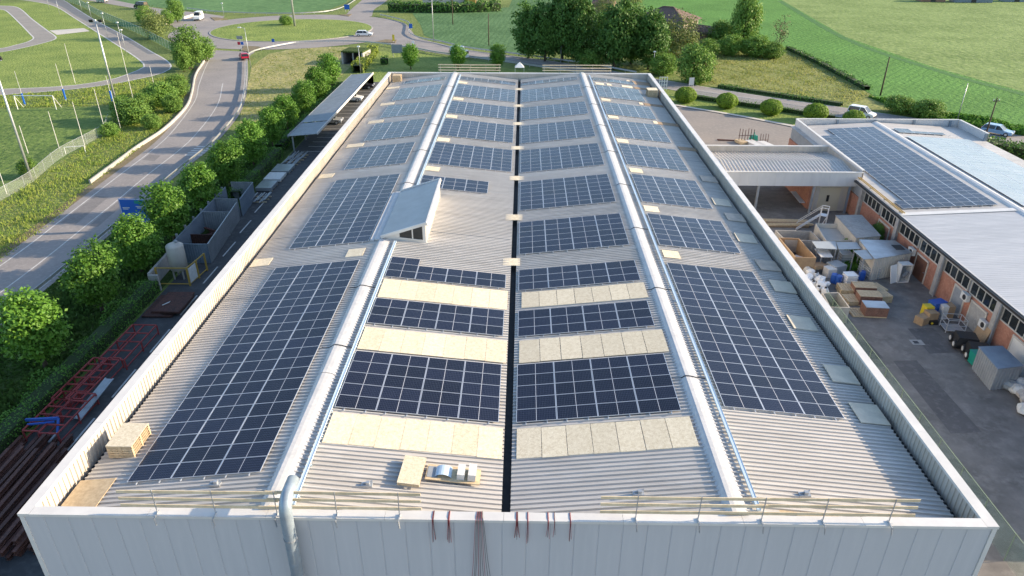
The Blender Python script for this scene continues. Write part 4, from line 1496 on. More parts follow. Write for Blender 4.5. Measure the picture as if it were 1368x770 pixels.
def pole(name, label, cat, base, h, r, m='galv', head=None, group=None, name_part='shaft', arm=None, facing=(1, 0)):
    p = at(*base) if len(base) == 2 else Vector(base)
    t = thing(name, label, cat, (p.x, p.y, 0), 0, group)
    MB().tube([(0, 0, 0), (0, 0, h * .5), (0, 0, h)], [r, r * .82, r * .62], 8).build(name_part, m, t, smooth=True)
    if head == 'lamp':
        MB().bar((-.05, 0, h), (.9 * facing[0], .9 * facing[1], h + .12), .09).build('arm', m, t)
        MB().box((1.15 * facing[0], 1.15 * facing[1], h + .14), (.75, .34, .16), rz=math.atan2(facing[1], facing[0]), top=.8).build('lamp_head', 'white', t)
    if head == 'ball':
        MB().box((0, 0, h + .09), (.62, .45, .2), top=.7).build('lamp_head', 'white', t)
    if head == 'flood':
        MB().bar((-1.1, 0, h - .1), (1.1, 0, h - .1), .1).build('crossbar', m, t)
        for k in (-.8, .8):
            MB().box((k, .12, h + .12), (.62, .2, .46), rx=.5).build('floodlight', 'black', t)
        MB().box((0, 0, h + .25), (.3, .24, .28)).build('cap', 'white', t)
    if arm:
        MB().bar((-arm, 0, h - .5), (arm, 0, h - .5), .12, .14).build('crossarm', m, t)
        for k in (-arm * .85, 0, arm * .85):
            MB().tube([(k, 0, h - .44), (k, 0, h - .2)], .05, 6).build('insulator', 'white', t)
    return t


GM = 'floodlight masts of the pitch'
pole('floodlight_mast', 'tall floodlight mast at the near corner of the pitch fence', 'mast', (42, 240), 15.3, .17, head='flood', group=GM)
pole('floodlight_mast', 'tall floodlight mast rising from the verge shrubs', 'mast', (157, 145), 14.6, .19, head='flood', group=GM)
pole('high_mast', 'thick high mast on the roundabout island', 'mast', (394, 36), 24, .34)
pole('street_lamp', 'tall street lamp in front of the dark grove', 'street lamp', (749, 84), 11.4, .10, head='ball')
pole('street_lamp', 'tall thin street lamp beside the bean field', 'street lamp', (579.5, 57), 12.4, .10, head='lamp')
pole('street_lamp', 'street lamp behind the red car', 'street lamp', (335.5, 92), 8.6, .08, head='lamp', facing=(-1, 0))
pole('street_lamp', 'slim lamp post above the grey carport roof', 'street lamp', (482, 98), 5.5, .07, head='ball')
pole('street_lamp', 'short lamp post behind the far right roof corner', 'street lamp', (872, 99), 4.6, .07, head='ball')
pole('street_lamp', 'lamp beside the far edge of the roundabout', 'street lamp', (299.5, 23), 4.2, .06, head='ball')
pole('utility_pole', 'wooden pole in the bean field nearest the east road', 'pole', (653, 61), 7.9, .15, m='bark')
pole('utility_pole', 'wooden pole far out in the bean field', 'pole', (605, 33), 9.8, .14, m='bark')
pole('utility_pole', 'leaning looking dark pole beside the meadow hedge', 'pole', (1176, 128), 7.2, .17, m='bark')
pole('utility_pole', 'thin grey pole behind the far parapet', 'pole', (1278, 163), 6.4, .08, m='galv')
pole('utility_pole', 'wooden pole with a short crossarm beside the blue car', 'pole', (1315, 186), 6.4, .13, m='bark', arm=.5)
GN = 'thin net poles around the pitch and track'
NP = [((388, 430), (345, 225)), ((340, 520), (300, 330)), ((130, 545), (90, 370)), ((548, 700), (495, 460)), ((440, 765), (385, 525)), ((305, 765), (255, 575)), ((690, 530), (640, 170)), ((797, 460), (775, 340)), ((580, 530), (548, 395)), ((620, 660), (605, 470)), ((145, 790), (110, 650)),
      ((36, 1000), (2, 900))]
proto = None
wh = ['standing on the lawn inside the track bend', 'with blue pad behind the goal, right one', 'with blue pad behind the goal, left one', 'at the upper right corner of the chain fence', 'second along the chain fence from the far corner', 'third along the chain fence', 'tall one beside the track hairpin', 'right of the track hairpin', 'with blue pad beside the floodlight mast', 'among the shrubs at the mast foot', 'on the pitch by the near mast', 'at the near left end of the chain fence']
for i, (b_, tp) in enumerate(NP):
    p = at(b_[0] / 3.851, b_[1] / 3.851)
    ty = tp[1] / 3.851
    h = 6.5
    for hh in np.arange(3, 14, .1):
        q = Vector((p.x, p.y, float(hh))) - CAM
        if 385 + F_PX * q.dot(_d2) / q.dot(_f) <= ty:
            h = float(hh)
            break
    t = thing('net_pole', 'thin pale net pole ' + wh[i], 'pole', (p.x, p.y, 0), 0, GN)
    MB().tube([(0, 0, 0), (0, 0, h)], [.05, .035], 6).build('shaft', 'trim', t)
    if i in (1, 2, 8):
        MB().tube([(0, 0, .3), (0, 0, 2.2)], .17, 8).build('pad', 'signblue', t)
for i, (bx, by, h) in enumerate(((110, 17, 5), (123, 27, 5.2), (144, 50, 6.2), (163, 57, 5), (169, 72, 5.5), (66, 12, 5), (80, 20, 5))):
    pole('park_lamp', f'small white headed lamp post beside the cycle track, {("top left of the green fence", "second along the fence", "third along the fence", "fourth along the fence", "last before the hairpin", "left inner side of the track, upper", "left inner side of the track, lower")[i]}', 'lamp post', (bx, by), h, .06, head='ball', group='lamp posts along the cycle track')
# goal
p, q = at(24, 146.5), at(80, 144.5)
t = thing('goal', 'white football goal at the far end of the pitch', 'goal', (p.x, p.y, 0))
w = (q - p).length
for xx in (0, w):
    MB().tube([(xx, 0, 0), (xx, 0, 2.44)], .07, 8).build('post', 'white', t)
    MB().tube([(xx, 0, 2.44), (xx, 1.6, .05)], .04, 6).build('net_stay', 'white', t)
MB().tube([(-.05, 0, 2.44), (w + .05, 0, 2.44)], .07, 8).build('crossbar', 'white', t)
# benches by the pitch fence
p = at(88, 206)
t = thing('low_barrier', 'small white pipe barrier beside the chain link fence', 'barrier', (p.x, p.y, 0), .3)
for k in (0, 2.6):
    MB().tube([(k, 0, 0), (k, 0, 1)], .05, 6).build('leg', 'white', t)
MB().tube([(0, 0, 1), (2.6, 0, 1)], .05, 6).build('bar', 'white', t)


# road signs
def sign(label, base, w, h, zb, m, rz=0, posts=(-.3, .3), name='road_sign', marks=None, back=False, pm='galv'):
    p = at(*base) if len(base) == 2 else Vector(base)
    t = thing(name, label, 'sign', (p.x, p.y, 0), rz)
    for k in posts:
        MB().tube([(k * w, .06, 0), (k * w, .06, zb + h)], .05, 6).build('post', pm, t)
    pn = MB().b2(-w / 2, w / 2, -.02, .02, zb, zb + h).build('panel', m, t)
    if marks:
        for (x0, x1, z0, z1, mm) in marks:
            MB().b2(x0 * w, x1 * w, -.032, -.023, zb + z0 * h, zb + z1 * h).build('marking', mm, pn)
    return t


bl_ = [(-.47, .47, .965, .985, 'white'), (-.47, .47, .015, .035, 'white'), (-.485, -.47, .015, .985, 'white'), (.47, .485, .015, .985, 'white'), (.08, .42, .80, .93, 'signgreen')]
for z0, a_, c_ in ((.60, -.40, -.14), (.545, -.40, -.2), (.66, .10, .40), (.60, .14, .40), (.36, -.12, .06), (.30, -.3, -.04), (.2, .1, .34)):
    bl_.append((a_, c_, z0, z0 + .03, 'offwhite'))
sign('large blue direction sign beside the side road behind the linden row', (-41.8, 50.6, 0), 3.0, 2.7, 1.0, 'signblue', rz=-.03, marks=bl_)
sign('large grey back of a road sign behind the light hedge', (531, 77), 2.6, 2.0, 1.0, 'steel', posts=(-.38, .38))
sign('small blue direction sign on the far side of the roundabout', (464, 16.5), 1.8, 1.6, .9, 'signblue')
sign('small blue sign at the east road bend', (549, 42), 1.0, 1.3, .8, 'signblue', posts=(0,))
sign('small yellow sign on the painted traffic island', (526, 57.5), .6, 1.6, .5, 'yellow', posts=(0,))
sign('small blue round looking sign by the near barrier of the roundabout', (366, 63), .7, .8, 1.2, 'signblue', posts=(0,))
t = sign('post with stacked white, red and blue signs behind the red car', (323, 69), 1.5, .8, 2.9, 'steel', posts=(0,))
MB().b2(-.75, -.06, -.02, .02, 1.6, 2.3).build('red_panel', 'carred', t)
MB().b2(.06, .75, -.02, .02, 1.6, 2.3).build('blue_panel', 'signblue', t)
sign('grey board on a stand beside the east road behind the bushes', (923, 117.5), 1.0, 1.5, .5, 'trim', posts=(-.4, .4))
sign('small white sign by the near barrier of the east road', (552, 62.5), .7, .9, .5, 'white', posts=(0,))

# ------------------------------------------------------------------ vehicles
def vehicle(label, cat, loc, rz, paint, L=4.3, W=1.78, H=1.5, kind='hatch', name='car'):
    """length along +X (front), built from a side profile with tumblehome cabin"""
    t = thing(name, label, cat, loc, rz)
    hx, hw = L / 2, W / 2
    wr = .33
    if kind == 'van':
        prof = [(-hx, .32), (-hx, 1.0), (-hx + .02, H * .62), (hx - .95, H * .62), (hx - .12, H * .46), (hx, .62), (hx, .32)]
        cab = [(-hx + .03, H * .60), (-hx + .10, H - .06), (-hx + .3, H), (hx - 1.75, H), (hx - 1.5, H - .05), (hx - .85, H * .60)]
    elif kind == 'mpv':
        prof = [(-hx, .35), (-hx, .8), (-hx + .04, H * .56), (hx - .95, H * .56), (hx - .2, H * .48), (hx, .62), (hx, .32)]
        cab = [(-hx + .05, H * .54), (-hx + .16, H - .05), (-hx + .4, H), (hx - 2.0, H), (hx - 1.75, H - .04), (hx - .95, H * .54)]
    else:
        prof = [(-hx, .38), (-hx, .75), (-hx + .06, H * .60), (hx - 1.25, H * .60), (hx - .25, H * .50), (hx, .60), (hx, .30)]
        cab = [(-hx + .08, H * .58), (-hx + .45, H - .08), (-hx + .75, H), (hx - 2.15, H), (hx - 1.9, H - .04), (hx - 1.15, H * .58)]
    n = len(prof)
    mb = MB()
    ys = [(-hw, .95), (-hw + .09, 1), (hw - .09, 1), (hw, .95)]
    vs = []
    for y, k in ys:
        for x, z in prof:
            vs.append((x * (.985 if k < 1 else 1), y, .30 + (z - .30) * k))
    fs = [tuple(range(n)), tuple(reversed(range(3 * n, 4 * n)))]
    for j in range(3):
        for i in range(n):
            fs.append((j * n + i, (j + 1) * n + i, (j + 1) * n + (i + 1) % n, j * n + (i + 1) % n))
    mb.add(vs, fs)
    # cabin shell: roof and pillars in paint
    m_ = len(cab)
    zt, zb = H, cab[0][1]

    def yw(z):
        return (hw - .04) - (z - zb) / (zt - zb) * .17
    # roof panel
    ro = [c_ for c_ in cab[1:-1]]
    vs = [(x, -yw(z) - .005, z + .012) for x, z in ro] + [(x, yw(z) + .005, z + .012) for x, z in ro]
    k = len(ro)
    mb.add(vs, [(i, i + 1, k + i + 1, k + i) for i in range(k - 1)])
    for sgn in (-1, 1):
        for (xa, za), (xc, zc) in ((cab[0], cab[1]), (cab[-1], cab[-2]), ((cab[0][0] * .12 + cab[-1][0] * .0, zb), (cab[0][0] * .10, zt))):
            mb.bar((xa, sgn * (yw(za) + .008), za), (xc, sgn * (yw(zc) + .008), zc), .09, .05)
        mb.bar((cab[1][0], sgn * yw(cab[1][1]), cab[1][1]), (cab[-2][0], sgn * yw(cab[-2][1]), cab[-2][1]), .07, .06)
        if kind == 'van':     # closed cargo sides
            xs = (cab[0][0] + .05, cab[0][0] + L * .52)
            mb.add([(xs[0], sgn * (yw(zb) + .012), zb - .02), (xs[1], sgn * (yw(zb) + .012), zb - .02), (xs[1], sgn * (yw(zt - .04) + .012), zt - .04), (xs[0] + .1, sgn * (yw(zt - .04) + .012), zt - .04)], [(0, 1, 2, 3)] if sgn < 0 else [(3, 2, 1, 0)])
    B = mb.build('body', paint, t)
    # glasshouse
    gb = MB()
    vs = [(x, -yw(z), z) for x, z in cab] + [(x, yw(z), z) for x, z in cab]
    gb.add(vs, [tuple(range(m_)), tuple(reversed(range(m_, 2 * m_)))] + [(i, m_ + i, m_ + (i + 1) % m_, (i + 1) % m_) for i in range(m_)])
    gb.build('windows', 'glass', t)
    for xx in (-hx + .78, hx - .82):
        for sgn in (-1, 1):
            wbm = MB().tube([(xx, sgn * (hw - .20), wr), (xx, sgn * (hw + .005), wr)], wr, 16).build('wheel', 'rubber', t)
            MB().tube([(xx, sgn * (hw - .01), wr), (xx, sgn * (hw + .015), wr)], wr * .6, 10).build('rim', 'alu', wbm)
    for sgn in (-1, 1):
        MB().box((hx - .10, sgn * (hw - .28), .72), (.22, .36, .16)).build('headlight', 'lampclear', t)
        MB().box((-hx + .03, sgn * (hw - .15), .88), (.10, .2, .3)).build('tail_light', 'lampred', t)
        MB().box((hx * .36, sgn * (hw + .09), H * .60), (.12, .18, .13)).build('wing_mirror', paint, t)
    MB().box((hx - .02, 0, .42), (.12, W * .9, .2)).build('front_bumper', 'black', t)
    MB().box((-hx + .02, 0, .45), (.12, W * .9, .2)).build('rear_bumper', 'black', t)
    return t


def vp(px, py):
    p = at(px, py)
    return (p.x, p.y, .05)


vehicle('dark red hatchback driving towards the roundabout', 'car', vp(326.5, 79.5), R(118), 'carred')
vehicle('white estate car circling the roundabout', 'car', vp(487, 48.5), R(4), 'carwhite', L=4.7)
vehicle('white delivery van leaving the roundabout towards the camera', 'van', vp(266, 27), R(-82), 'carwhite', L=5.3, W=1.98, H=2.5, kind='van', name='van')
vehicle('white family van on the east road behind the far building', 'van', vp(1150, 157), R(-41), 'carwhite', L=4.4, W=1.82, H=1.82, kind='mpv', name='van')
vehicle('pale blue car at the right edge of the east road', 'car', vp(1331, 180), R(-44), 'carblue', L=4.4)
vehicle('white car parked nearest the camera under the carport', 'car', (-31.3, 95.6, .04), R(0), 'carsilver', L=4.0)
vehicle('white crossover parked in the middle of the carport', 'car', (-31.2, 111.4, .04), R(0), 'carwhite', L=4.2, H=1.6)
vehicle('dark car parked at the far end of the carport', 'car', (-31.0, 122.0, .04), R(0), 'cardark', L=4.0)
vehicle('silver car far up the west road at the top edge', 'car', vp(137, 3.5), R(160), 'carsilver')
vehicle('dark van on the west road behind the trees', 'van', vp(189, 12), R(160), 'cardark', L=5, W=2, H=2.4, kind='van', name='van')
# box lorry hidden behind a round tree
p = at(612, 78)
t = thing('box_lorry', 'white box lorry on the east road behind the middle round tree', 'lorry', (p.x, p.y, .05), R(-34))
MB().b2(-1.6, 1.2, -1.0, 1.0, .9, 2.7).build('cargo_box', 'carwhite', t)
cb = MB().box((1.95, 0, 1.2), (1.4, 1.8, 1.6), top=.92).build('cab', 'carwhite', t)
MB().box((2.63, 0, 1.5), (.08, 1.5, .6)).build('windscreen', 'glass', cb)
MB().b2(-1.5, 2.5, -.5, .5, .5, .75).build('chassis', 'black', t)
for xx in (-.9, 1.8):
    for sgn in (-1, 1):
        MB().tube([(xx, sgn * .8, .45), (xx, sgn * 1.1, .45)], .45, 12).build('wheel', 'rubber', t)

# ------------------------------------------------------------------ carport and left yard
t = thing('carport', 'long grey carport with a sloping metal roof beside the linden row', 'carport', (-31.2, 79.5, 0))
mb = MB()
for y0, y1 in ((0, 7.0), (7.0, 43.2)):
    dz = .0 if y0 else -.12
    v = Vector((4.35, 0, .42))
    nrm = Vector((-.42, 0, 4.35)).normalized()
    mb.corr((-2.2, y0, 2.55 + dz), (0, 1, 0), v, nrm, y1 - y0 - .02, .30, [(0, 0), (.7, 0), (.8, .035), (.92, .035)])
mb.build('roof', 'lantern', t)
MB().b2(2.10, 2.2, 0, 43.2, 2.70, 3.06).build('fascia', 'trim', t)
MB().b2(-2.26, -2.18, 0, 43.2, 2.3, 2.6).build('fascia', 'steel', t)
mb = MB()
for x0 in (-2.17,):
    mb.add([(-2.17, 43.15, .1), (2.1, 43.15, .1), (2.1, 43.15, 2.9), (-2.17, 43.15, 2.5)], [(0, 1, 2, 3), (3, 2, 1, 0)])
mb.build('end_wall', 'steel', t)
for k in range(8):
    y = .25 + k * 6.05
    MB().b2(-1.75, -1.57, y, y + .18, 0, 2.5).build('post', 'galv', t)
    MB().bar((-1.66, y + .09, 2.42), (2.05, y + .09, 2.74), .12, .16).build('beam', 'galv', t)

# sheet metal scrap bay
t = thing('scrap_bay', 'grey sheet metal enclosure holding scrap, divided in three bays', 'enclosure', (-32.3, 42.4, 0))
for (xa, ya, xb, yb, m_) in ((-1.9, 0, 1.75, 0, 'steelblue'), (1.75, 0, .55, 11.5, 'sheetmetal'), (-1.9, 0, -2.6, 16.5, 'steelblue'), (-2.2, 8.5, .85, 8.5, 'steel'), (-2.4, 12.5, .3, 12.5, 'steel'), (.55, 12.4, .1, 18.2, 'steelblue'), (-2.6, 18.2, .1, 18.2, 'steel'), (-2.2, 4.6, 1.1, 4.6, 'rust')):
    d = Vector((xb - xa, yb - ya, 0))
    L = d.length
    u = d.normalized()
    nn = Vector((u.y, -u.x, 0))
    hgt = 2.1 if m_ != 'rust' else 1.1
    mb = MB()
    mb.corr((xa, ya, 0), u, (0, 0, hgt), nn, L, .25, [(0, 0), (.5, 0), (.6, .05), (.9, .05)])
    mb.corr((xa, ya, 0), u, (0, 0, hgt), -nn, L, .25, [(0, .02), (.5, .02), (.6, -.03), (.9, -.03)])
    mb.bar((xa, ya, hgt), (xb, yb, hgt), .10, .08)
    mb.build('side_panel', m_, t)
for k in range(7):
    y = 2 + k * 2.3
    MB().b2(-2.25 - y * .04, -2.05 - y * .04, y, y + .14, 0, 2.3).build('upright', 'steel', t)
rn = random.Random(4)
SCRAP = [(-33.2, 44.6), (-32.0, 45.2), (-32.8, 48.4), (-31.9, 49.3), (-33.4, 49.6), (-33.0, 52.6), (-33.6, 53.6)]
for i, (x, y) in enumerate(SCRAP):
    mb = MB()
    for k in range(5):
        a_ = rn.uniform(0, PI)
        mb.bar((math.cos(a_) * -.8, math.sin(a_) * -.8, .1 + k * .1), (math.cos(a_) * .8, math.sin(a_) * .8, .15 + k * .13), .22, .06)
    tag(mb.build('scrap_heap', ['rust', 'galv', 'rust', 'sheetmetal', 'rust', 'galv', 'steel'][i], loc=(x, y, .04)), 'tangled metal offcuts lying inside the sheet metal enclosure', 'scrap', 'scrap inside the enclosure')
# tank
t = thing('silo_tank', 'weathered cream cylindrical tank on short legs', 'tank', (-32.25, 39.3, .03))
mb = MB()
n = 20
pr = [(0, .75), (.3, .72), (.80, .95), (.80, 3.3), (.74, 3.42), (.4, 3.58), (0, 3.62)]
vs = []
for r, z in pr:
    for k in range(n):
        vs.append((r * math.cos(2 * PI * k / n), r * math.sin(2 * PI * k / n), z))
mb.add(vs, [(j * n + k, j * n + (k + 1) % n, (j + 1) * n + (k + 1) % n, (j + 1) * n + k) for j in range(len(pr) - 1) for k in range(n)])
mb.build('vessel', 'tank', t, smooth=True)
for a_ in (.8, 2.4, 4, 5.5):
    MB().bar((.65 * math.cos(a_), .65 * math.sin(a_), 0), (.65 * math.cos(a_), .65 * math.sin(a_), 1.0), .12).build('leg', 'tank', t)
MB().tube([(.2, .1, 3.6), (.2, .1, 3.8)], .14, 8).build('hatch', 'steel', t)
t = thing('tank_cage', 'yellow steel cage frame around the tank', 'cage', (-32.1, 38.8, .03))
for (x, y) in ((-1.5, -1.3), (1.45, -1.3), (1.65, .3), (1.8, 1.9)):
    MB().b2(x - .07, x + .07, y - .07, y + .07, 0, 1.9).build('post', 'yellowsteel', t)
for a_, c_ in (((-1.5, -1.3), (1.45, -1.3)), ((1.45, -1.3), (1.65, .3)), ((1.65, .3), (1.8, 1.9))):
    for z in (.2, 1.85):
        MB().bar((*a_, z), (*c_, z), .08).build('rail', 'yellowsteel', t)
o = MB().box((1.55, -.5, .95), (.05, 1.3, 1.5), rz=-.1).build('white_panel', 'offwhite', t)
wall_strip('yard_wall', [(-34.0, 36.9), (-34.3, 42.2)], 1.6, .25, 'concrete', 'low grey concrete wall left of the tank', 'wall')
wall_strip('yard_wall', [(-33.9, 36.6), (-33.0, 36.6)], 1.6, .25, 'concrete', 'short concrete wall end in front of the tank', 'wall')

# rust plates
for i, (x, y, sx_, sy_, z, a_) in enumerate(((-31.1, 33.4, 2.6, 3.9, .03, 0), (-30.6, 33.9, 2.4, 3.6, .20, .03), (-29.9, 33.2, 1.6, 3.0, .36, -.03))):
    mb = MB()
    for k in range(4):
        mb.box((rn.uniform(-.05, .05), rn.uniform(-.1, .1), .02 + k * .042), (sx_, sy_, .034))
    o = mb.build('steel_plates', 'rust', loc=(x, y, z))
    o.rotation_euler = (0, 0, a_)
    tag(o, ('rusty steel plates stacked on the yard below the tank, bottom stack', 'rusty steel plates stacked on the yard below the tank, middle layer', 'small rusty steel plates topmost on the stack below the tank')[i], 'steel plates', 'rusty plates on the left yard')
o = MB().bar((-31.2, 33.0, .44), (-30.2, 34.6, .44), .12, .03).build('white_batten', 'offwhite')
tag(o, 'pale batten lying across the rusty steel plates', 'batten')


# red rack frames
def rack(label, loc, rz, W_, L_, h, nx, ny):
    t = thing('steel_rack', label, 'rack', loc, rz, 'red steel racks on the left yard')
    for i in range(nx + 1):
        x = -W_ / 2 + W_ * i / nx
        MB().bar((x, -L_ / 2, h), (x, L_ / 2, h), .09).build('long_bar', 'redsteel', t)
    for j in range(ny + 1):
        y = -L_ / 2 + L_ * j / ny
        MB().bar((-W_ / 2, y, h + .005), (W_ / 2, y, h + .005), .08).build('cross_bar', 'redsteel', t)
    for x in (-W_ / 2, W_ / 2):
        for y in (-L_ / 2, 0, L_ / 2):
            MB().bar((x, y, 0), (x, y, h - .05), .09).build('leg', 'redsteel', t)
        MB().bar((x, -L_ / 2, .22), (x, L_ / 2, .22), .07).build('lower_bar', 'redsteel', t)
    return t


def rack_at(label, c, h, W_, L_, nx, ny, rz):
    p = at(c[0], c[1], h)
    return rack(label, (p.x, p.y, .03), rz, W_, L_, h, nx, ny)


rack_at('red steel rack on the yard, farthest of the row', (172, 457), .9, 2.0, 5.2, 2, 4, -.02)
rack_at('red steel rack on the yard, left half of the middle pair', (107, 505), .9, 1.0, 5.2, 1, 6, -.04)
rack_at('red steel rack on the yard, right half of the middle pair', (128, 505), .9, 1.0, 5.2, 1, 6, -.04)
rack_at('red steel rack on the yard, nearest the camera, left one', (69, 549), .9, 1.15, 4.4, 1, 5, -.04)
rack_at('red steel rack on the yard, nearest the camera, right one', (91, 552), .9, 1.3, 4.4, 1, 5, -.04)
t = thing('ladder_stack', 'grey steel ramp leaning on a rack near the blue frame', 'ramp', (-29.75, 19.0, .03), -.12)
MB().bar((-.35, -2.0, .3), (-.35, 2.0, 1.0), .1, .06).build('beam', 'galv', t)
MB().bar((.25, -2.0, .3), (.25, 2.0, 1.0), .1, .06).build('beam', 'galv', t)
MB().box((-.05, 0, .67), (.5, 3.9, .03), rx=.175).build('deck', 'sheetmetal', t)
t = thing('steel_trestle', 'bright blue bent steel trestle on the rusty beams', 'frame', (-31.4, 15.8, .5))
MB().bar((-1.3, .25, .55), (.9, .35, .65), .14, .18).build('beam', 'blue', t)
MB().bar((.9, .35, .65), (1.05, -.4, -.1), .14, .12).build('leg', 'blue', t)
MB().bar((-1.0, -.1, .45), (.7, .15, .5), .12, .1).build('brace', 'blue', t)
MB().bar((1.05, -.4, 0), (1.0, -1.3, -.05), .12, .1).build('foot', 'galv', t)
# rusty beams
k = 0
for layer in range(3):
    for i in range(13 - layer * 2):
        x = -33.0 + layer * .5 + i * .62 + rn.uniform(-.12, .12)
        y0, y1 = 3.2 + rn.uniform(-1.8, 1.5), 14.6 + rn.uniform(-1.5, .8)
        if x > -28.6:
            y0, y1 = max(y0, 5.2) + rn.uniform(0, .6), y1 - 2.0
        mb = MB()
        s_ = rn.choice([.22, .26, .3])
        ang = rn.uniform(-.025, .025)
        z = .05 + layer * .3
        mb.box((0, 0, s_ - .015), (.24, y1 - y0, .03))
        mb.box((0, 0, .015), (.24, y1 - y0, .03))
        mb.box((0, 0, s_ / 2), (.03, y1 - y0 - .01, s_ - .06))
        o = mb.build('steel_beam', 'rust', loc=(x, (y0 + y1) / 2, z))
        o.rotation_euler = (0, 0, ang)
        tag(o, 'long rusty steel beam in the dark pile at the near end of the left yard', 'steel beam', 'rusty beams piled at the near end of the left yard')
t = thing('metal_cabinet', 'white metal cabinet at the lower left edge of the picture', 'cabinet', (-26.6, 3.4, .03))
MB().b2(-1.2, .0, -1.4, .2, 0, 2.0).build('body', 'trim', t)
MB().b2(-1.22, .02, -1.42, .22, 2.0, 2.06).build('top', 'steel', t)
# sheet stacks beside the hedge
for i, (px, py, w_, l_, h_, m_, lb) in enumerate(((345, 258, 2.4, 2.6, .9, 'galv', 'grey scaffold parts stacked nearest the sheet metal enclosure'), (356, 245, 2.0, 2.8, .7, 'sheetmetal', 'bluish metal sheets on a low stack, second from the enclosure'), (367, 234, 2.2, 2.8, .6, 'offwhite', 'stack of white sheets beside the hedge'),
                                                 (378, 223, 2.4, 3.0, .6, 'sheetmetal', 'stack of grey sheets beyond the white sheets'), (389, 211, 2.4, 3.2, .7, 'galv', 'long grey tubes stacked before the carport, near one'), (398, 205, 2.2, 3.2, .7, 'galv', 'long grey tubes stacked before the carport, far one'))):
    p = at(px, py, h_)
    t = thing('sheet_stack', lb, 'stack', (p.x, p.y, .03), 0)
    for k in (-1, 0, 1):
        MB().b2(-w_ / 2, w_ / 2, k * l_ * .36 - .06, k * l_ * .36 + .06, 0, .12).build('bearer', 'wood', t)
    if m_ == 'galv':
        for k in range(9):
            MB().bar((-w_ / 2 + (k + .5) * w_ / 9, -l_ / 2 + rn.uniform(-.3, .3), .2 + .12 * (k % 3)), (-w_ / 2 + (k + .5) * w_ / 9 + rn.uniform(-.15, .15), l_ / 2 + rn.uniform(-.3, .3), .22 + .12 * (k % 3)), .10).build('tube', m_, t)
    else:
        mb = MB()
        mb.box((0, 0, .12 + h_ * .3), (w_, l_, h_ * .6))
        mb.build('sheets', m_, t)

# ------------------------------------------------------------------ the workshop on the right
WX = 38.95
WS = thing('workshop', 'low brick workshop with a shallow metal roof and ribbon windows', 'workshop', (0, 0, 0))
XE, XM, XW2 = 38.75, 50.6, 62.4
ZE, ZM = 4.35, 4.98
Y0, Y1 = 8.0, 79.7
mb = MB()
mb.b2(WX, 62.2, Y0, Y1 - .1, 0, 2.6)
mb.build('wall', 'brick', WS)
mb = MB()
mb.b2(WX + .12, 62.1, Y0 + .1, Y1 - .15, 2.6, 4.2)
mb.build('upper_wall', 'steel', WS)
# roofs
for x0, x1, z0, z1 in ((XE, XM - .15, ZE, ZM), (XM + .15, XW2, ZM, ZE)):
    v = Vector((x1 - x0, 0, z1 - z0))
    nrm = Vector((-(z1 - z0), 0, x1 - x0)).normalized()
    for ya, yb in ((Y0, 45.7), (46.3, Y1 - .3)):
        mb = MB()
        mb.corr((x0, ya, z0), (0, 1, 0), v, nrm, yb - ya, .33, [(0, 0), (.72, 0), (.8, .018), (.92, .018)])
        mb.build('roof_sheet', 'roof2' if yb < 50 else 'roof', WS)
mb = MB()
pr = [(-.55, -.04), (-.3, .12), (0, .18), (.3, .12), (.55, -.04)]
vs = [(XM + x, Y0, ZM + z) for x, z in pr] + [(XM + x, Y1 - .3, ZM + z) for x, z in pr]
mb.add(vs, [(i, i + 1, i + 6, i + 5) for i in range(4)])
mb.build('ridge_cap', 'trim', WS)
mb = MB()
mb.bar((XE, 46.0, ZE + .06), (XM - .5, 46.0, ZM + .06), .7, .06)
mb.build('roof_divider', 'trim', WS)
mb = MB()
mb.bar((XM + .5, 46.0, ZM + .06), (XW2, 46.0, ZE + .06), .7, .06)
mb.build('roof_divider', 'trim', WS)
MB().b2(XE - .22, XE + .02, Y0, 56.6, ZE - .22, ZE - .02).build('eave_gutter', 'black', WS)
MB().b2(XE - .16, WX + .2, Y0, 56.6, 3.98, ZE - .23).build('eave_beam', 'concrete', WS)
MB().b2(XE + .02, XE + .10, Y0, 56.6, ZE - .1, ZE + .05).build('eave_flashing', 'trim', WS)
# parapets at the far end
for (a_, c_, nrm_, nm) in (((39.6, 57.0), (39.6, Y1), (1, 0), 0), ((39.6, Y1), (62.4, Y1), (0, -1), 1), ((62.4, Y1), (62.4, 72.6), (-1, 0), 2)):
    d = Vector((c_[0] - a_[0], c_[1] - a_[1], 0))
    L = d.length
    u = d.normalized()
    nn = Vector((*nrm_, 0))
    mb = MB()
    mb.corr((a_[0], a_[1], 3.9 if nm else 3.4), u, (0, 0, 1.4 if nm else 1.9), nn, L, .3, [(0, 0), (.7, 0), (.78, .03), (.94, .03)])
    mb.corr((a_[0] - nn.x * .16, a_[1] - nn.y * .16, 2.6 if nm else 3.2), u, (0, 0, 2.7 if nm else 2.1), -nn, L, 1.02, [(0, 0), (.95, 0), (.96, -.03), (.99, -.03)])
    mb.build('parapet', 'wallpale', WS)
    MB().bar((a_[0] - nn.x * .08, a_[1] - nn.y * .08, 5.34), (c_[0] - nn.x * .08, c_[1] - nn.y * .08, 5.34), .3, .09).build('parapet_cap', 'trim', WS)
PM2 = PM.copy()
PM2.materials[1] = mat('sky glare cells', (.28, .335, .36), .26, noise=.5, col2=(.36, .40, .41))  # pale sky glare put into the cell colour of the far slope
for x in (45.3, 50.7, 56.1, 61.2):
    MB().b2(x - .14, x + .14, Y1 - .25, Y1 - .02, 4.3, 5.28).build('parapet_post', 'steelblue', WS)
MB().b2(62.1, 62.38, 72.5, 72.75, 4.2, 5.28).build('parapet_post', 'steelblue', WS)
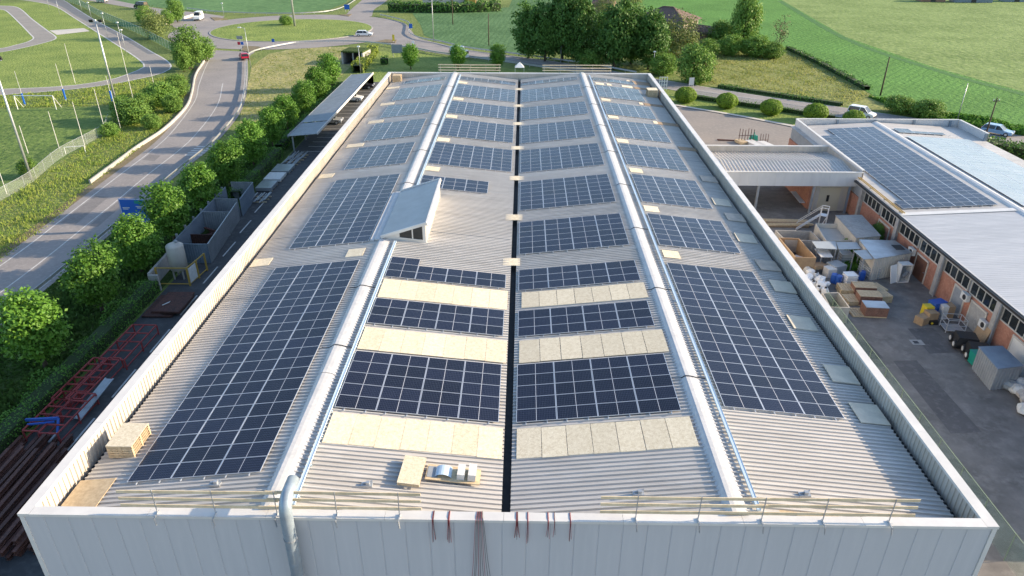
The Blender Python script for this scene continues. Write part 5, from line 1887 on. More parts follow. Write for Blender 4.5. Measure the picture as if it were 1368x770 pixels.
# pilasters, windows, doors on the yard side
PY = [54.6, 45.9, 37.15, 28.4, 19.6, 10.9]
for y in PY:
    MB().b2(WX - .34, WX + .05, y - .24, y + .24, 0, 3.97).build('pilaster', 'concrete', WS)
for i, (ya, yb) in enumerate(zip(PY[1:], PY[:-1])):
    a_, c_ = ya + .34, yb - .34
    if i == 0:
        parts = [(a_, a_ + 3.6), (a_ + 4.1, c_)]
    else:
        parts = [(a_, (a_ + c_) / 2 - .18), ((a_ + c_) / 2 + .18, c_)]
    for (p0, p1) in parts:
        f_ = MB()
        f_.b2(WX - .03, WX + .1, p0, p1, 2.62, 2.72)
        f_.b2(WX - .03, WX + .1, p0, p1, 3.86, 3.96)
        for k in range(5):
            yy = p0 + (p1 - p0 - .07) * k / 4
            f_.b2(WX - .025, WX + .1, yy, yy + .07, 2.72, 3.86)
        fr = f_.build('window', 'concretelight', WS)
        MB().b2(WX + .03, WX + .06, p0 + .03, p1 - .03, 2.7, 3.88).build('pane', 'glass', fr)
DOORS = [(39.3, 41.3, 2.2, 'door'), (32.9, 34.5, 2.35, 'steel'), (29.7, 31.8, 2.2, 'concrete'), (23.0, 26.0, 2.3, 'trim'), (47.4, 49.8, 2.2, 'brick')]
for (a_, c_, h, m_) in DOORS:
    d = MB().b2(WX - .05, WX + .03, a_, c_, .03, h).build('door', m_, WS)
    fr = MB()
    fr.b2(WX - .09, WX, a_ - .12, a_, .03, h + .12)
    fr.b2(WX - .09, WX, c_, c_ + .12, .03, h + .12)
    fr.b2(WX - .10, WX, a_ - .12, c_ + .12, h + .002, h + .16)
    fr.build('door_frame', 'concretelight', d)
    MB().box((WX - .08, a_ + .25, 1.05), (.06, .12, .04)).build('handle', 'steel', d)
for (y, z) in ((40.9, 2.75), (33.0, 2.62), (32.9 - 4.0, 1.5)):
    pass
for y in (45.4, 36.6, 27.9):
    MB().tube([(WX - .42, y, .05), (WX - .42, y, 4.1)], .06, 8).build('downpipe', 'steel', WS)


def ac(label, y, z):
    t = thing('air_conditioner', label, 'air conditioner', (WX - .34, y, z), 0, 'air conditioning units on the workshop wall')
    MB().b2(-.17, .17, -.45, .45, 0, .64).build('casing', 'offwhite', t)
    MB().tube([(-.175, -.1, .32), (-.19, -.1, .32)], .24, 14).build('fan_grille', 'black', t)
    for k in (-.3, .3):
        MB().bar((-.15, k, -.04), (.36, k, -.04), .05).build('bracket', 'steel', t)


ac('white air conditioner on the brick wall beside the grey shed', 41.9, 1.9)
ac('white air conditioner on the wall between two glazed doors', 32.4, 2.05)
ac('white air conditioner low on the wall above the black machines', 29.2, 1.2)

# arrays on the workshop roof
sl = math.atan2(ZM - ZE, XM - XE)
A1 = solar_array(40.75, 47.3, 0, [(0, 25), (0, 28), (0, 28), (0, 28)], 'large solar array on the near slope of the workshop roof', group='solar arrays on the workshop', z=ZE + (40.75 - XE) * math.tan(sl), slope=sl)
o = link('solar_panel', PM, A1, (-.56, 1.06, 0))
o.rotation_euler = (0, 0, PI / 2)
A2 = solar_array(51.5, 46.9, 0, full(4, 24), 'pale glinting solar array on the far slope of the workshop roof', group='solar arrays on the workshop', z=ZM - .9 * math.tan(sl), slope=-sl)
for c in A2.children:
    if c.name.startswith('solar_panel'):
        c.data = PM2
solar_array(51.5, 74.0, 0, [(0, 2), (0, 1), (0, 1), (0, 0)], 'short dark solar array beyond the glinting array by the far parapet', group='solar arrays on the workshop', z=ZM - .9 * math.tan(sl), slope=-sl)
t = thing('pipe_run', 'pair of brown pipes along the workshop eave', 'pipes', (39.0, 46, 4.42))
for x in (0, .22):
    MB().tube([(x, 0, .15), (x, 10.8, .15)], .05, 6).build('pipe', 'yellowsteel', t)
for y in (.5, 4, 7.5, 10.4):
    MB().b2(-.1, .32, y, y + .06, 0, .1).build('bracket', 'steel', t)
t = thing('timber_fence', 'pale two rail fence at the right edge beyond the workshop', 'fence', (65.2, 76, 0), 0)
for z in (.6, 1.2):
    MB().bar((0, 0, z), (10.5, -16, z), .06, .18).build('rail', 'wood', t)
for k in range(6):
    MB().b2(k * 2.1 - .06, k * 2.1 + .06, -k * 3.2 - .14, -k * 3.2 - .02, 0, 1.3).build('post', 'wood', t)

# ------------------------------------------------------------------ canopy between the buildings
CN = thing('canopy', 'metal canopy joining the warehouse and the workshop over the yard', 'canopy', (0, 0, 0))
CX0, CX1, CY0, CY1 = 20.52, 39.40, 56.9, 67.3
mb = MB()
mb.corr((CX0, CY0, 3.45), (1, 0, 0), (0, 0, 1.60), (0, -1, 0), CX1 - CX0, 1.02, PW)
mb.build('fascia', 'wallpale', CN)
mb = MB()
mb.corr((CX0, CY1 - .15, 3.9), (1, 0, 0), (0, 0, 1.15), (0, -1, 0), CX1 - CX0, .3, PP)
mb.corr((CX0, CY1, 3.45), (1, 0, 0), (0, 0, 1.6), (0, 1, 0), CX1 - CX0, 1.02, PW)
mb.build('fascia', 'parapet', CN)
mb = MB()
mb.corr((CX0, CY0 + .15, 3.9), (1, 0, 0), (0, 0, 1.15), (0, 1, 0), CX1 - CX0, .3, PP)
mb.corr((CX1 - .02, CY0, 3.9), (0, 1, 0), (0, 0, 1.15), (-1, 0, 0), CY1 - CY0, .3, PP)
mb.build('lining', 'parapet', CN)
MB().b2(CX0, CX1 + .2, CY0 - .06, CY0 + .2, 5.05, 5.15).build('cap', 'trim', CN)
MB().b2(CX0, CX1 + .2, CY1 - .2, CY1 + .06, 5.05, 5.15).build('cap', 'trim', CN)
ym = 62.4
for ya, yb, za, zb in ((CY0 + .2, ym, 4.25, 4.75), (ym, CY1 - .2, 4.75, 4.25)):
    mb = MB()
    v = Vector((0, yb - ya, zb - za))
    mb.corr((CX0, ya, za), (1, 0, 0), v, Vector((0, -(zb - za), yb - ya)).normalized(), CX1 - CX0 - .05, .42, [(0, 0), (.62, 0), (.70, .09), (.92, .09)])
    mb.build('roof_sheet', 'roof', CN)
for x in (28.0, 34.4):
    for y in (CY0 + .3, CY1 - .3):
        MB().b2(x - .12, x + .12, y - .12, y + .12, 0, 3.5).build('column', 'steel', CN)
MB().b2(38.4, 38.62, CY0 + .2, CY0 + .42, 0, 3.5).build('column', 'steelblue', CN)
RM = thing('storage_room', 'pale walled storage room under the right end of the canopy', 'storage room', (0, 0, 0))
mb = MB()
mb.b2(35.0, 38.9, 58.0, 66.5, 0, 3.5)
mb.build('wall', 'plaster', RM)
MB().b2(34.55, 34.99, 58.6, 66.4, 0, 3.3).build('brick_pier', 'brick', RM)
d = MB().b2(35.5, 37.9, 57.93, 57.99, .03, 2.9).build('door', 'cream', RM)
MB().b2(36.4, 36.7, 57.90, 57.928, 1.2, 2.0).build('sign_plate', 'black', d)

# ------------------------------------------------------------------ things in the right yard
def prism_from(name, px, z, m, label, cat, z0=.035, openin=None, parent=None, group=None, loc0=True):
    """solid with its top outline seen at px, height z"""
    P = [at(x, y, z) for x, y in px]
    o = P[0]
    poly = [(p.x - o.x, p.y - o.y) for p in P]
    t = thing(name, label, cat, (o.x, o.y, z0), 0, group)
    return t, poly


def open_bin(px, z, m, label, fill=None):
    t, P = prism_from('open_bin', px, z, m, label, 'bin', group='open topped bins on the right yard')
    n = len(P)
    for i in range(n):
        a_, c_ = Vector(P[i]), Vector(P[(i + 1) % n])
        MB().bar((a_.x, a_.y, z / 2), (c_.x, c_.y, z / 2), .09, z - .02).build('side_wall', m, t)
    mb = MB()
    mb.prism(P, 0, .12 if fill is None else fill)
    mb.build('floor', 'dark' if fill is None else 'plaster', t)
    return t


open_bin([(1041, 318), (1067, 319), (1090, 345), (1063, 344)], 1.7, 'card', 'tan open topped bin beside the warehouse wall')
open_bin([(1036, 308), (1083, 309), (1096, 322), (1049, 321)], 1.5, 'concrete', 'grey open bin behind the tan bin')
open_bin([(1099, 392), (1120, 391.4), (1135, 411.5), (1109, 410.5)], 1.5, 'concrete', 'grey open bin in front of the white scrap heap')
open_bin([(1090, 299), (1125, 300), (1141, 321), (1104, 322)], 1.7, 'concretelight', 'pale open bin filled with white sheets', fill=1.2)


def container(px, z, label, m='concretelight', top='steel', name='container'):
    t, P = prism_from(name, px, z, m, label, 'container')
    n = len(P)
    for i in range(n):
        a_, c_ = Vector((*P[i], 0)), Vector((*P[(i + 1) % n], 0))
        d = c_ - a_
        u = d.normalized()
        ar = sum(P[k][0] * P[(k + 1) % n][1] - P[(k + 1) % n][0] * P[k][1] for k in range(n))
        nn = Vector((u.y, -u.x, 0)) * (1 if ar > 0 else -1)
        mb = MB()
        mb.corr(a_, u, (0, 0, z - .06), nn, d.length, .28, [(0, 0), (.5, 0), (.58, .04), (.92, .04)])
        mb.build('side_wall', m, t)
    mb = MB()
    c0 = Vector((sum(p[0] for p in P) / n, sum(p[1] for p in P) / n))
    Q = [tuple(c0 + (Vector(p) - c0) * 1.04) for p in P]
    mb.prism(Q, z - .06, z)
    mb.build('roof', top, t)
    return t


container([(1117, 288.5), (1151, 288), (1176, 315), (1144, 318)], 2.3, 'flat topped grey container beside the workshop wall', top='concrete')
t = container([(1149, 321), (1195, 322), (1218, 338), (1169, 346)], 2.35, 'corrugated grey shed with a patched sheet roof', m='concretelight', top='sheetmetal', name='shed')
p = at(1200, 331, 2.37)
o = MB().box((0, 0, .01), (.9, 1.1, .03)).build('roof_patch', 'dark', loc=(p.x, p.y, 2.385))
tag(o, 'small dark sheet lying on the patched shed roof', 'sheet')
SRP = [([(1084.6, 323), (1116, 323), (1118.7, 333.6), (1091, 332)], 2.0, 'grey lean-to roof sheet on posts, left one of the back pair', 'lantern'), ([(1116.8, 324), (1144, 324), (1151, 333), (1120.6, 333.8)], 2.0, 'grey lean-to roof sheet on posts, right one of the back pair', 'lantern'),
       ([(1140, 335.5), (1158.6, 334), (1169.5, 346), (1154, 347)], 2.25, 'grey lean-to sheet joining the patched shed', 'lantern'), ([(1087.5, 332.6), (1105, 332.6), (1113, 344), (1097, 344)], 1.5, 'pale low lean-to sheet in front of the back pair', 'trim')]
for px, z, lb, m_ in SRP:
    t, P = prism_from('lean_to', px, z, m_, lb, 'lean-to', group='lean-to roofs on the right yard')
    mb = MB()
    mb.prism(P, z - .05, z)
    mb.build('roof', m_, t)
    c0 = Vector((sum(p[0] for p in P) / 4, sum(p[1] for p in P) / 4))
    for p in P:
        q = c0 + (Vector(p) - c0) * .9
        MB().b2(q.x - .04, q.x + .04, q.y - .04, q.y + .04, 0, z - .052).build('post', 'steel', t)

# low greenery between the sheds
tufts('shed_weeds', [(p.x, p.y) for p in (at(1122, 345), at(1160, 345), at(1160, 362), at(1122, 362))], 500, .9, 'hedge', 21, w=.25)
p = at(1200, 342)
dup(sh, (p.x - .5, p.y + 3.5, 0), 2, 'small green bush growing behind the patched shed', (.3, .3, .28), group='bushes on the right yard')
p = at(1133, 338)
dup(sh, (p.x, p.y, 0), 3, 'small green bush growing between the containers', (.28, .28, .2), group='bushes on the right yard')

# white scrap heap, each lump its own piece
WHP = [(1066, 347, .7, .5), (1075, 352, .95, .8), (1082, 365, 1.05, .9), (1079, 372, .8, .7), (1089, 369, .9, .9), (1096, 375, 1.1, .9), (1097, 382, .8, .8), (1102, 389, .85, .8), (1090, 358, .8, .6), (1072, 358, .7, .6), (1086, 379, .7, .6), (1105, 380, .6, .6), (1078, 361, .7, .7), (1093, 386, .6, .6)]
for i, (px, py, s, h) in enumerate(WHP):
    p = at(px, py, .4)
    mb = MB()
    r_ = random.Random(i)
    if i % 3 == 0:       # drum on its side
        a_ = r_.uniform(0, PI)
        d = Vector((math.cos(a_), math.sin(a_), .15)) * s * .55
        mb.tube([-d + Vector((0, 0, .4)), -d * .9 + Vector((0, 0, .4)), d * .9 + Vector((0, 0, .4)), d + Vector((0, 0, .4))], [.26, .38, .38, .26], 10)
        mb.tube([d + Vector((0, 0, .4)), d * 1.08 + Vector((0, 0, .41))], .14, 8, m=1)
    elif i % 3 == 1:     # crumpled canister
        mb.box((0, 0, .38), (s * .85, s * .62, h * .7), rz=r_.uniform(0, 3), rx=r_.uniform(-.5, .5), top=.8)
        mb.tube([(0, 0, .38 + h * .3), (.05, 0, .5 + h * .36)], .12, 8, m=1)
    else:                # bin bag shape
        q = []
        n = 8
        for a_ in range(5):
            th = PI * a_ / 4
            for k in range(n):
                f = s * .5 * r_.uniform(.8, 1.15)
                q.append((f * math.sin(th) * math.cos(2 * PI * k / n), f * math.sin(th) * math.sin(2 * PI * k / n), .42 + f * .8 * math.cos(th)))
        mb.add(q, [(a_ * n + k, (a_ + 1) * n + k, (a_ + 1) * n + (k + 1) % n, a_ * n + (k + 1) % n) for a_ in range(4) for k in range(n)])
    o = mb.build('plastic_container', ['white' if i % 4 else 'offwhite', 'black'], loc=(p.x, p.y, .03))
    tag(o, 'white plastic container thrown on the scrap heap beside the warehouse wall', 'scrap', 'white scrap heap beside the warehouse')


def simple_box(name, label, cat, px, s, m, rz=0, z=.035, group=None, lid=None, h0=0):
    p = at(*px)
    t = thing(name, label, cat, (p.x, p.y, z), rz, group)
    MB().box((0, 0, s[2] / 2), s).build('body', m, t)
    if lid:
        MB().box((0, 0, s[2] + .025), (s[0] * 1.04, s[1] * 1.04, .045)).build('lid', lid, t)
    else:
        for k in (-1, 1):
            MB().box((k * s[0] * .5, 0, s[2] * .55), (.03, s[1] * .5, .06)).build('flap', m, t)
    return t


simple_box('cardboard_box', 'tan cardboard lying on the white scrap heap', 'box', (1091, 364), (1.3, .8, .4), 'card', .3, z=.5)
simple_box('grey_carton', 'pale grey carton standing right of the scrap heap', 'box', (1107, 369), (.9, .9, .9), 'trim', .2)
simple_box('scrap_sheet', 'bundle of grey plastic sheets below the low lean-to', 'bundle', (1115, 365), (1.4, 1.3, 1.0), 'lantern', .4)


def ibc(label, px, m, rz=0):
    p = at(*px)
    t = thing('liquid_tank', label, 'tank', (p.x, p.y, .035), rz, 'liquid tanks on the right yard')
    MB().box((0, 0, .66), (1.0, .95, .98)).build('bottle', m, t)
    pl = MB()
    for k in (-.4, 0, .4):
        pl.b2(-.55, .55, k - .06, k + .06, 0, .14)
    pl.build('pallet_foot', 'steel', t)
    for z in (.3, .6, .9, 1.14):
        cg = MB()
        for a_, c_ in (((-.53, -.5), (.53, -.5)), ((.53, -.5), (.53, .5)), ((.53, .5), (-.53, .5)), ((-.53, .5), (-.53, -.5))):
            cg.bar((*a_, z), (*c_, z), .035)
        cg.build('cage_bar', 'alu', t)


ibc('white caged liquid tank beside the blue drums', (1133, 381), 'white', .1)
ibc('grey caged liquid tank under the lean-to, left one', (1127, 352), 'lantern', 0)
ibc('grey caged liquid tank in front of the shed, back one', (1155, 366), 'lantern', .1)
ibc('grey caged liquid tank in front of the shed, right one', (1162, 371), 'lantern', .1)
for i, (px, py, lb) in enumerate(((1119, 380, 'dark blue drum left of the white caged tank'), (1113, 378, 'dark blue drum beside the scrap heap'), (1150, 374, 'dark blue drum by the shed door'))):
    p = at(px, py)
    t = thing('drum', lb, 'drum', (p.x, p.y, .035), 0, 'blue drums on the right yard')
    MB().tube([(0, 0, 0), (0, 0, .05), (0, 0, .85), (0, 0, .9)], [.28, .31, .31, .28], 12).build('barrel', 'blue', t)
    for z in (.3, .6):
        MB().tube([(0, 0, z - .02), (0, 0, z + .02)], .325, 12).build('hoop', 'blue', t)


def brickpack(label, px, n, lidm):
    p = at(*px)
    t = thing('crate', label, 'crate', (p.x, p.y, .035), -.08, 'crates on pallets on the right yard')
    MB().b2(-.95, .95, -.62, .62, .14, 1.0).build('body', 'terracotta', t)
    pl = MB()
    for k in (-.5, 0, .5):
        pl.b2(-.95, .95, k - .06, k + .06, 0, .138)
    pl.build('pallet_foot', 'wood', t)
    lid = MB()
    if lidm == 'wood':
        for k in range(7):
            lid.b2(-.98, .98, -.62 + k * .178, -.62 + k * .178 + .13, 1.0, 1.04)
    else:
        lid.b2(-.97, .97, -.64, .64, 1.002, 1.05)
    lid.build('lid', lidm, t)


brickpack('brown crate topped by a grey sheet, nearest of three', (1166, 421), 1, 'sheetmetal')
brickpack('brown crate topped by boards, middle of three', (1158, 406), 1, 'wood')
brickpack('brown crate topped by slats, farthest of three', (1151, 394), 1, 'wood')
for i, (px, py, n_, lb) in enumerate(((1128, 391, 4, 'stack of pale pallets beside the blue drums'), (1144, 419, 1, 'flat pale pallet beside the nearest brown crate'), (1136, 404, 3, 'dusty pallet stack behind the grey bin'), (1176, 401, 5, 'tall pallet stack right of the crates'), (1170, 391, 4, 'pallet stack behind the crates by the shed'))):
    p = at(px, py)
    pallet_stack('pallet_stack', lb, 'pallets', (p.x, p.y, .035), 1.2, 1.5, n_, rz=-.1 + .1 * i, top=None, group='pallet stacks on the right yard')
t = thing('white_cabinet', 'open white cabinet with its door leaning beside the shed', 'cabinet', (at(1203, 376).x, at(1203, 376).y, .035), .1)
MB().b2(-.55, -.47, -.4, .4, 0, 1.9).b2(.47, .55, -.4, .4, 0, 1.9).b2(-.468, .468, -.4, .4, 1.82, 1.9).b2(-.468, .468, -.4, .4, 0, .1).build('frame', 'trim', t)
MB().b2(-.468, .468, .34, .398, .1, 1.82).build('back', 'galv', t)
MB().bar((-.1, -.3, .6), (.3, -.2, 1.1), .3).build('motor', 'steel', t)
o = MB().box((0, 0, .85), (.9, .07, 1.75), rx=-.25).build('door_panel', 'white', loc=(at(1191, 377).x, at(1191, 377).y, .02))
o.rotation_euler = (0, 0, .5)
tag(o, 'white door panel leaning against the open cabinet', 'panel')
# timber pile and stair by the canopy
p = at(1057, 304)
for k in range(9):
    o = MB().box((0, 0, .1), (4.6 + .3 * (k % 3), .32, .18)).build('timber_beam', 'wood' if k % 3 else 'osbdark', loc=(p.x - .4 + .2 * (k % 2), p.y + (k % 5) * .42, .04 + .2 * (k // 5)))
    o.rotation_euler = (0, 0, random.uniform(-.06, .06))
    tag(o, 'timber beam in the pile between the canopy and the grey bin', 'timber', 'timber pile by the canopy')
t = thing('mobile_stair', 'white metal access stair standing in front of the canopy', 'stair', (at(1087, 311).x, at(1087, 311).y, .03), -.5)
for s_ in (-.4, .4):
    MB().bar((-1.9, s_, 0), (.3, s_, 2.2), .07, .1).build('stringer', 'alu', t)
    MB().bar((.3, s_, 0), (.3, s_, 3.1), .07).build('post', 'alu', t)
    MB().bar((1.0, s_, 0), (1.0, s_, 3.1), .07).build('post', 'alu', t)
    MB().bar((-1.9, s_, .9), (.3, s_, 3.1), .06).build('handrail', 'alu', t)
    MB().bar((.3, s_, 3.1), (1.0, s_, 3.1), .06).build('handrail', 'alu', t)
    MB().bar((.3, s_, .1), (1.0, s_, 2.1), .05).build('brace', 'alu', t)
for k in range(8):
    MB().box((-1.9 + 2.2 * (k + .5) / 8, 0, 2.2 * (k + .5) / 8), (.24, .78, .04)).build('step', 'alu', t)
MB().box((.65, 0, 2.2), (.75, .82, .05)).build('platform', 'alu', t)
simple_box('carton', 'tan carton under the front of the canopy', 'box', (1087, 275), (1.3, 1.3, 1.3), 'card', .1)
o = MB().box((0, 0, .6), (1.3, 3.4, .05), rx=.05).build('blue_sheet', 'tray', loc=(at(1068, 270).x, at(1068, 270).y, .03))
tag(o, 'pale blue sheet lying under the canopy', 'sheet')
pallet_stack('pallet_stack', 'pallet stack in shade under the canopy', 'pallets', (at(1090, 266).x, at(1090, 266).y, .03), 1.2, 1.6, 6, top=None, group='pallet stacks on the right yard')
# along the workshop wall
simple_box('crate', 'yellow plastic crate beside the cardboard boxes', 'crate', (1236, 424), (.7, .7, 1.1), 'yellow', .1, lid='yellow')
simple_box('crate', 'dark blue lidded crate against the workshop wall', 'crate', (1248, 420), (1.3, .8, 1.25), 'blue', .3, lid='blue')
simple_box('cardboard_box', 'upright tan cardboard box beside the yellow crate', 'box', (1241, 430), (.9, .8, 1.0), 'card', .15)
simple_box('cardboard_box', 'flat tan cardboard box fallen in front of the yellow crate', 'box', (1231, 432), (1.1, .8, .7), 'card', .5)
o = MB().box((0, 0, .2), (.7, .3, .35)).tube([(-.2, -.16, .2), (-.2, -.2, .2)], .1, 8, m=1).build('tool_case', ['black', 'yellow'], loc=(at(1246, 434).x, at(1246, 434).y, .03))
tag(o, 'small black and yellow tool case in front of the cardboard', 'tool case')
t = thing('cage_trolley', 'open wire cage trolley by the workshop wall', 'trolley', (at(1271, 441).x, at(1271, 441).y, .035), -.1)
for x in (-.75, .75):
    for y in (-.6, .6):
        MB().tube([(x, y, 0), (x, y, 1.2)], .035, 6).build('post', 'alu', t)
for z in (.2, .7, 1.2):
    mb = MB()
    for a_, c_ in (((-.75, -.6), (.75, -.6)), ((.75, -.6), (.75, .6)), ((.75, .6), (-.75, .6)), ((-.75, .6), (-.75, -.6))):
        mb.bar((*a_, z), (*c_, z), .04)
    mb.build('side_bar', 'alu', t)
MB().box((0, 0, .2), (1.45, 1.15, .03)).build('shelf', 'galv', t)
simple_box('carton', 'brown carton standing behind the cage trolley', 'box', (1264, 423), (.6, .9, 1.2), 'card', 0)
simple_box('fridge', 'narrow white appliance beside the glazed door', 'appliance', (1257, 425), (.5, .6, 1.2), 'offwhite', 0, lid='trim')
for i, (px, py, lb) in enumerate(((1284, 466, 'black covered machine with pale wheels, left one'), (1301, 481, 'black covered machine with pale wheels, right one'))):
    p = at(px, py)
    t = thing('wheeled_machine', lb, 'machine', (p.x, p.y, .035), -.25, 'black machines by the workshop')
    MB().box((.25, .35, .78), (1.75, 1.5, .62), top=.82).build('cover', 'black', t)
    MB().box((.25, .35, .3), (1.6, 1.3, .4)).build('chassis', 'black', t)
    for y in (-.15, .85):
        w_ = MB().tube([(-.72, y, .42), (-.60, y, .42)], .36, 14).build('wheel', 'rubber', t)
        MB().tube([(-.75, y, .42), (-.715, y, .42)], .2, 10).build('rim', 'offwhite', w_)
o = MB().box((0, 0, .8), (.06, 1.6, 1.5), ry=.2).build('brown_panel', 'card', loc=(at(1306, 462).x + .4, at(1306, 462).y + .6, .03))
tag(o, 'brown board leaning on the wall behind the black machines', 'board')
t = thing('wheelie_bin', 'dark green wheeled bin beside the blue roofed shed', 'bin', (at(1300, 487).x, at(1300, 487).y, .035))
MB().box((0, 0, .55), (.6, .7, .95), top=1.12).build('body', 'signgreen', t)
MB().box((0, 0, 1.07), (.72, .84, .07)).build('lid', 'signgreen', t)
for k in (-.25, .25):
    MB().tube([(k - .03, .3, .1), (k + .03, .3, .1)], .1, 8).build('wheel', 'rubber', t)
t = container([(1308, 464), (1339, 463), (1367, 489), (1333, 493)], 1.95, 'pale metal shed with a blue ribbed roof', m='steel', top='steelblue', name='shed')
BG = [(1346, 520), (1357, 527), (1366, 534), (1351, 515), (1362, 519), (1370, 541), (1374, 526), (1366, 553), (1376, 548)]
for i, (px, py) in enumerate(BG):
    p = at(px, py)
    mb = MB()
    r_ = random.Random(i + 50)
    n = 9
    q = []
    for a_ in range(6):
        th = PI * a_ / 5
        for k in range(n):
            f = .55 * r_.uniform(.8, 1.15)
            q.append((f * math.sin(th) * math.cos(2 * PI * k / n), f * math.sin(th) * math.sin(2 * PI * k / n), .4 + f * .75 * math.cos(th)))
    mb.add(q, [(a_ * n + k, (a_ + 1) * n + k, (a_ + 1) * n + (k + 1) % n, a_ * n + (k + 1) % n) for a_ in range(5) for k in range(n)])
    tag(mb.build('sack', ['lantern', 'offwhite', 'plaster'][i % 3], loc=(p.x, p.y, .03)), 'grey or whitish sack in the heap in front of the blue roofed shed', 'sack', 'sacks heaped by the blue roofed shed')
t = thing('drain_cover', 'dark drain cover in the middle of the yard paving', 'drain', (at(1225, 458).x, at(1225, 458).y, .032))
MB().box((0, 0, .006), (1.0, .8, .012)).build('frame', 'concrete', t)
MB().box((-.1, 0, .016), (.4, .4, .008)).build('grate', 'black', t)

# gravel lot
t = thing('bar_rack', 'stack of upright rusty bars and frames on the gravel lot', 'rack', (at(1000, 191).x, at(1000, 191).y, .03), .1)
for k in range(6):
    MB().bar((-1.6 + k * .45, 0, 0), (-1.6 + k * .45, .05, 2.2 - .1 * (k % 3)), .07).build('bar', 'rust', t)
for z in (.4, 1.1):
    MB().bar((-1.7, .06, z), (1.0, .06, z), .07).build('cross_bar', 'rust', t)
t = thing('bar_rack', 'smaller upright bar rack right of the green machine', 'rack', (at(1020, 192).x, at(1020, 192).y, .03), .1)
for k in range(4):
    MB().bar((-.6 + k * .4, 0, 0), (-.6 + k * .4, .05, 1.5 - .1 * (k % 2)), .06).build('bar', 'rust', t)
MB().bar((-.7, .06, .5), (.7, .06, .5), .06).build('cross_bar', 'rust', t)
t = thing('green_machine', 'small green machine between the bar racks', 'machine', (at(1006, 189).x, at(1006, 189).y, .03), .2)
MB().box((0, 0, .55), (1.1, .8, .7), top=.85).build('housing', 'signgreen', t)
MB().tube([(0, 0, .9), (0, 0, 1.4)], .1, 8).build('stack', 'signgreen', t)
MB().box((0, 0, .1), (1.3, .9, .2)).build('base', 'steel', t)
for i, (px, py, w_, l_, a_, m_, lb) in enumerate(((1010, 196, 1.4, 4.2, .35, 'trim', 'long white sheet stack on the lot, left one'), (1024, 197, 1.4, 3.6, .35, 'trim', 'long white sheet stack on the lot, right one'), (990, 192, 1.2, 1.8, .3, 'wood', 'flat timber pallet on the lot'))):
    p = at(px, py)
    o = MB().box((0, 0, .25), (w_, l_, .4)).build('sheet_stack', m_, loc=(p.x, p.y, .03))
    o.rotation_euler = (0, 0, a_)
    tag(o, lb, 'stack')
t = thing('bar_bundle', 'thin steel bars lying flat on the lot', 'bars', (at(978, 189).x, at(978, 189).y, .03))
for k in range(4):
    MB().bar((-2.2, k * .22, .1), (1.8, k * .2 - .2 * k % 3, .1), .07).build('bar', 'rust', t)
t = thing('white_rack', 'tall white metal rack behind the far right roof corner', 'rack', (at(885, 121).x, at(885, 121).y, .02), 0)
for x in (-.75, -.25, .25, .75):
    MB().b2(x - .05, x + .05, -.05, .05, 0, 2.6).build('post', 'white', t)
for z in (.3, 1.0, 1.7, 2.5):
    MB().b2(-.8, .8, -.10, -.055, z, z + .1).build('bar', 'white', t)

# ------------------------------------------------------------------ far buildings
p = at(891, 7, 8.6)
t = thing('farmhouse', 'old farmhouse with a brown hipped tile roof behind the grove', 'farmhouse', (p.x + .5, p.y, 0), -.55)
t.scale = (1.25, 1.25, .96)
MB().b2(-5.5, 5.5, -4.5, 4.5, 0, 5.4).build('wall', 'oldplaster', t)
mb = MB()
mb.add([(-6.2, -5.2, 5.3), (6.2, -5.2, 5.3), (6.2, 5.2, 5.3), (-6.2, 5.2, 5.3), (-1.2, 0, 8.5), (1.2, 0, 8.5)], [(0, 1, 5, 4), (1, 2, 5), (2, 3, 4, 5), (3, 0, 4), (3, 2, 1, 0)])
mb.bar((-1.2, 0, 8.55), (1.2, 0, 8.55), .35, .2)
mb.bar((6.2, -5.2, 5.35), (1.2, 0, 8.55), .3, .16)
mb.bar((-6.2, -5.2, 5.35), (-1.2, 0, 8.55), .3, .16)
mb.build('roof', 'tile', t)
for x in (-3.5, 0, 3.5):
    w_ = MB().b2(x - .5, x + .5, -4.56, -4.505, 2.8, 4.2).build('window', 'concretelight', t)
    MB().b2(x - .4, x + .4, -4.6, -4.565, 2.9, 4.1).build('pane', 'glass', w_)
p = at(948, 62)
t = thing('brick_ruin', 'crumbling brick wing with a broken tile roof right of the farmhouse', 'ruin', (p.x, p.y + 6, 0), -.55)
MB().b2(-5.5, 5.0, -2.6, 2.6, 0, 2.8).build('wall', 'oldbrick', t)
MB().b2(5.6, 6.2, -2.6, -2.0, 0, 3.0).build('pier', 'oldbrick', t)
MB().b2(5.6, 6.2, 2.0, 2.6, 0, 3.0).build('pier', 'oldbrick', t)
mb = MB()
mb.add([(-5.9, -3.1, 2.7), (6.5, -3.1, 2.6), (6.5, 0, 4.1), (-5.9, 0, 4.6), (6.5, 3.1, 2.6), (-5.9, 3.1, 2.7)], [(0, 1, 2, 3), (3, 2, 4, 5), (1, 0, 5, 4)])
mb.build('roof', 'tile', t)
p = at(806, 16)
t = thing('farm_shed', 'small red roofed shed glimpsed behind the grove', 'shed', (p.x, p.y, 0), -.3)
MB().b2(-3.5, 3.5, -2.5, 2.5, 0, 2.6).build('wall', 'oldbrick', t)
mb = MB()
mb.add([(-3.9, -2.9, 2.5), (3.9, -2.9, 2.5), (3.9, 0, 4), (-3.9, 0, 4), (3.9, 2.9, 2.5), (-3.9, 2.9, 2.5)], [(0, 1, 2, 3), (3, 2, 4, 5), (1, 0, 5, 4), (0, 3, 5), (1, 4, 2)])
mb.build('roof', 'tile', t)
MB().b2(-2.2, -1.6, -.3, .3, 3.3, 5.0).build('chimney', 'oldbrick', t)
p = at(610, 6)
t = thing('house', 'pale house with a yellow porch behind the hedge at the top edge', 'house', (p.x, p.y + 5, 0), .03)
MB().b2(-13, 8, -4, 5, 0, 5.5).build('wall', 'plaster', t)
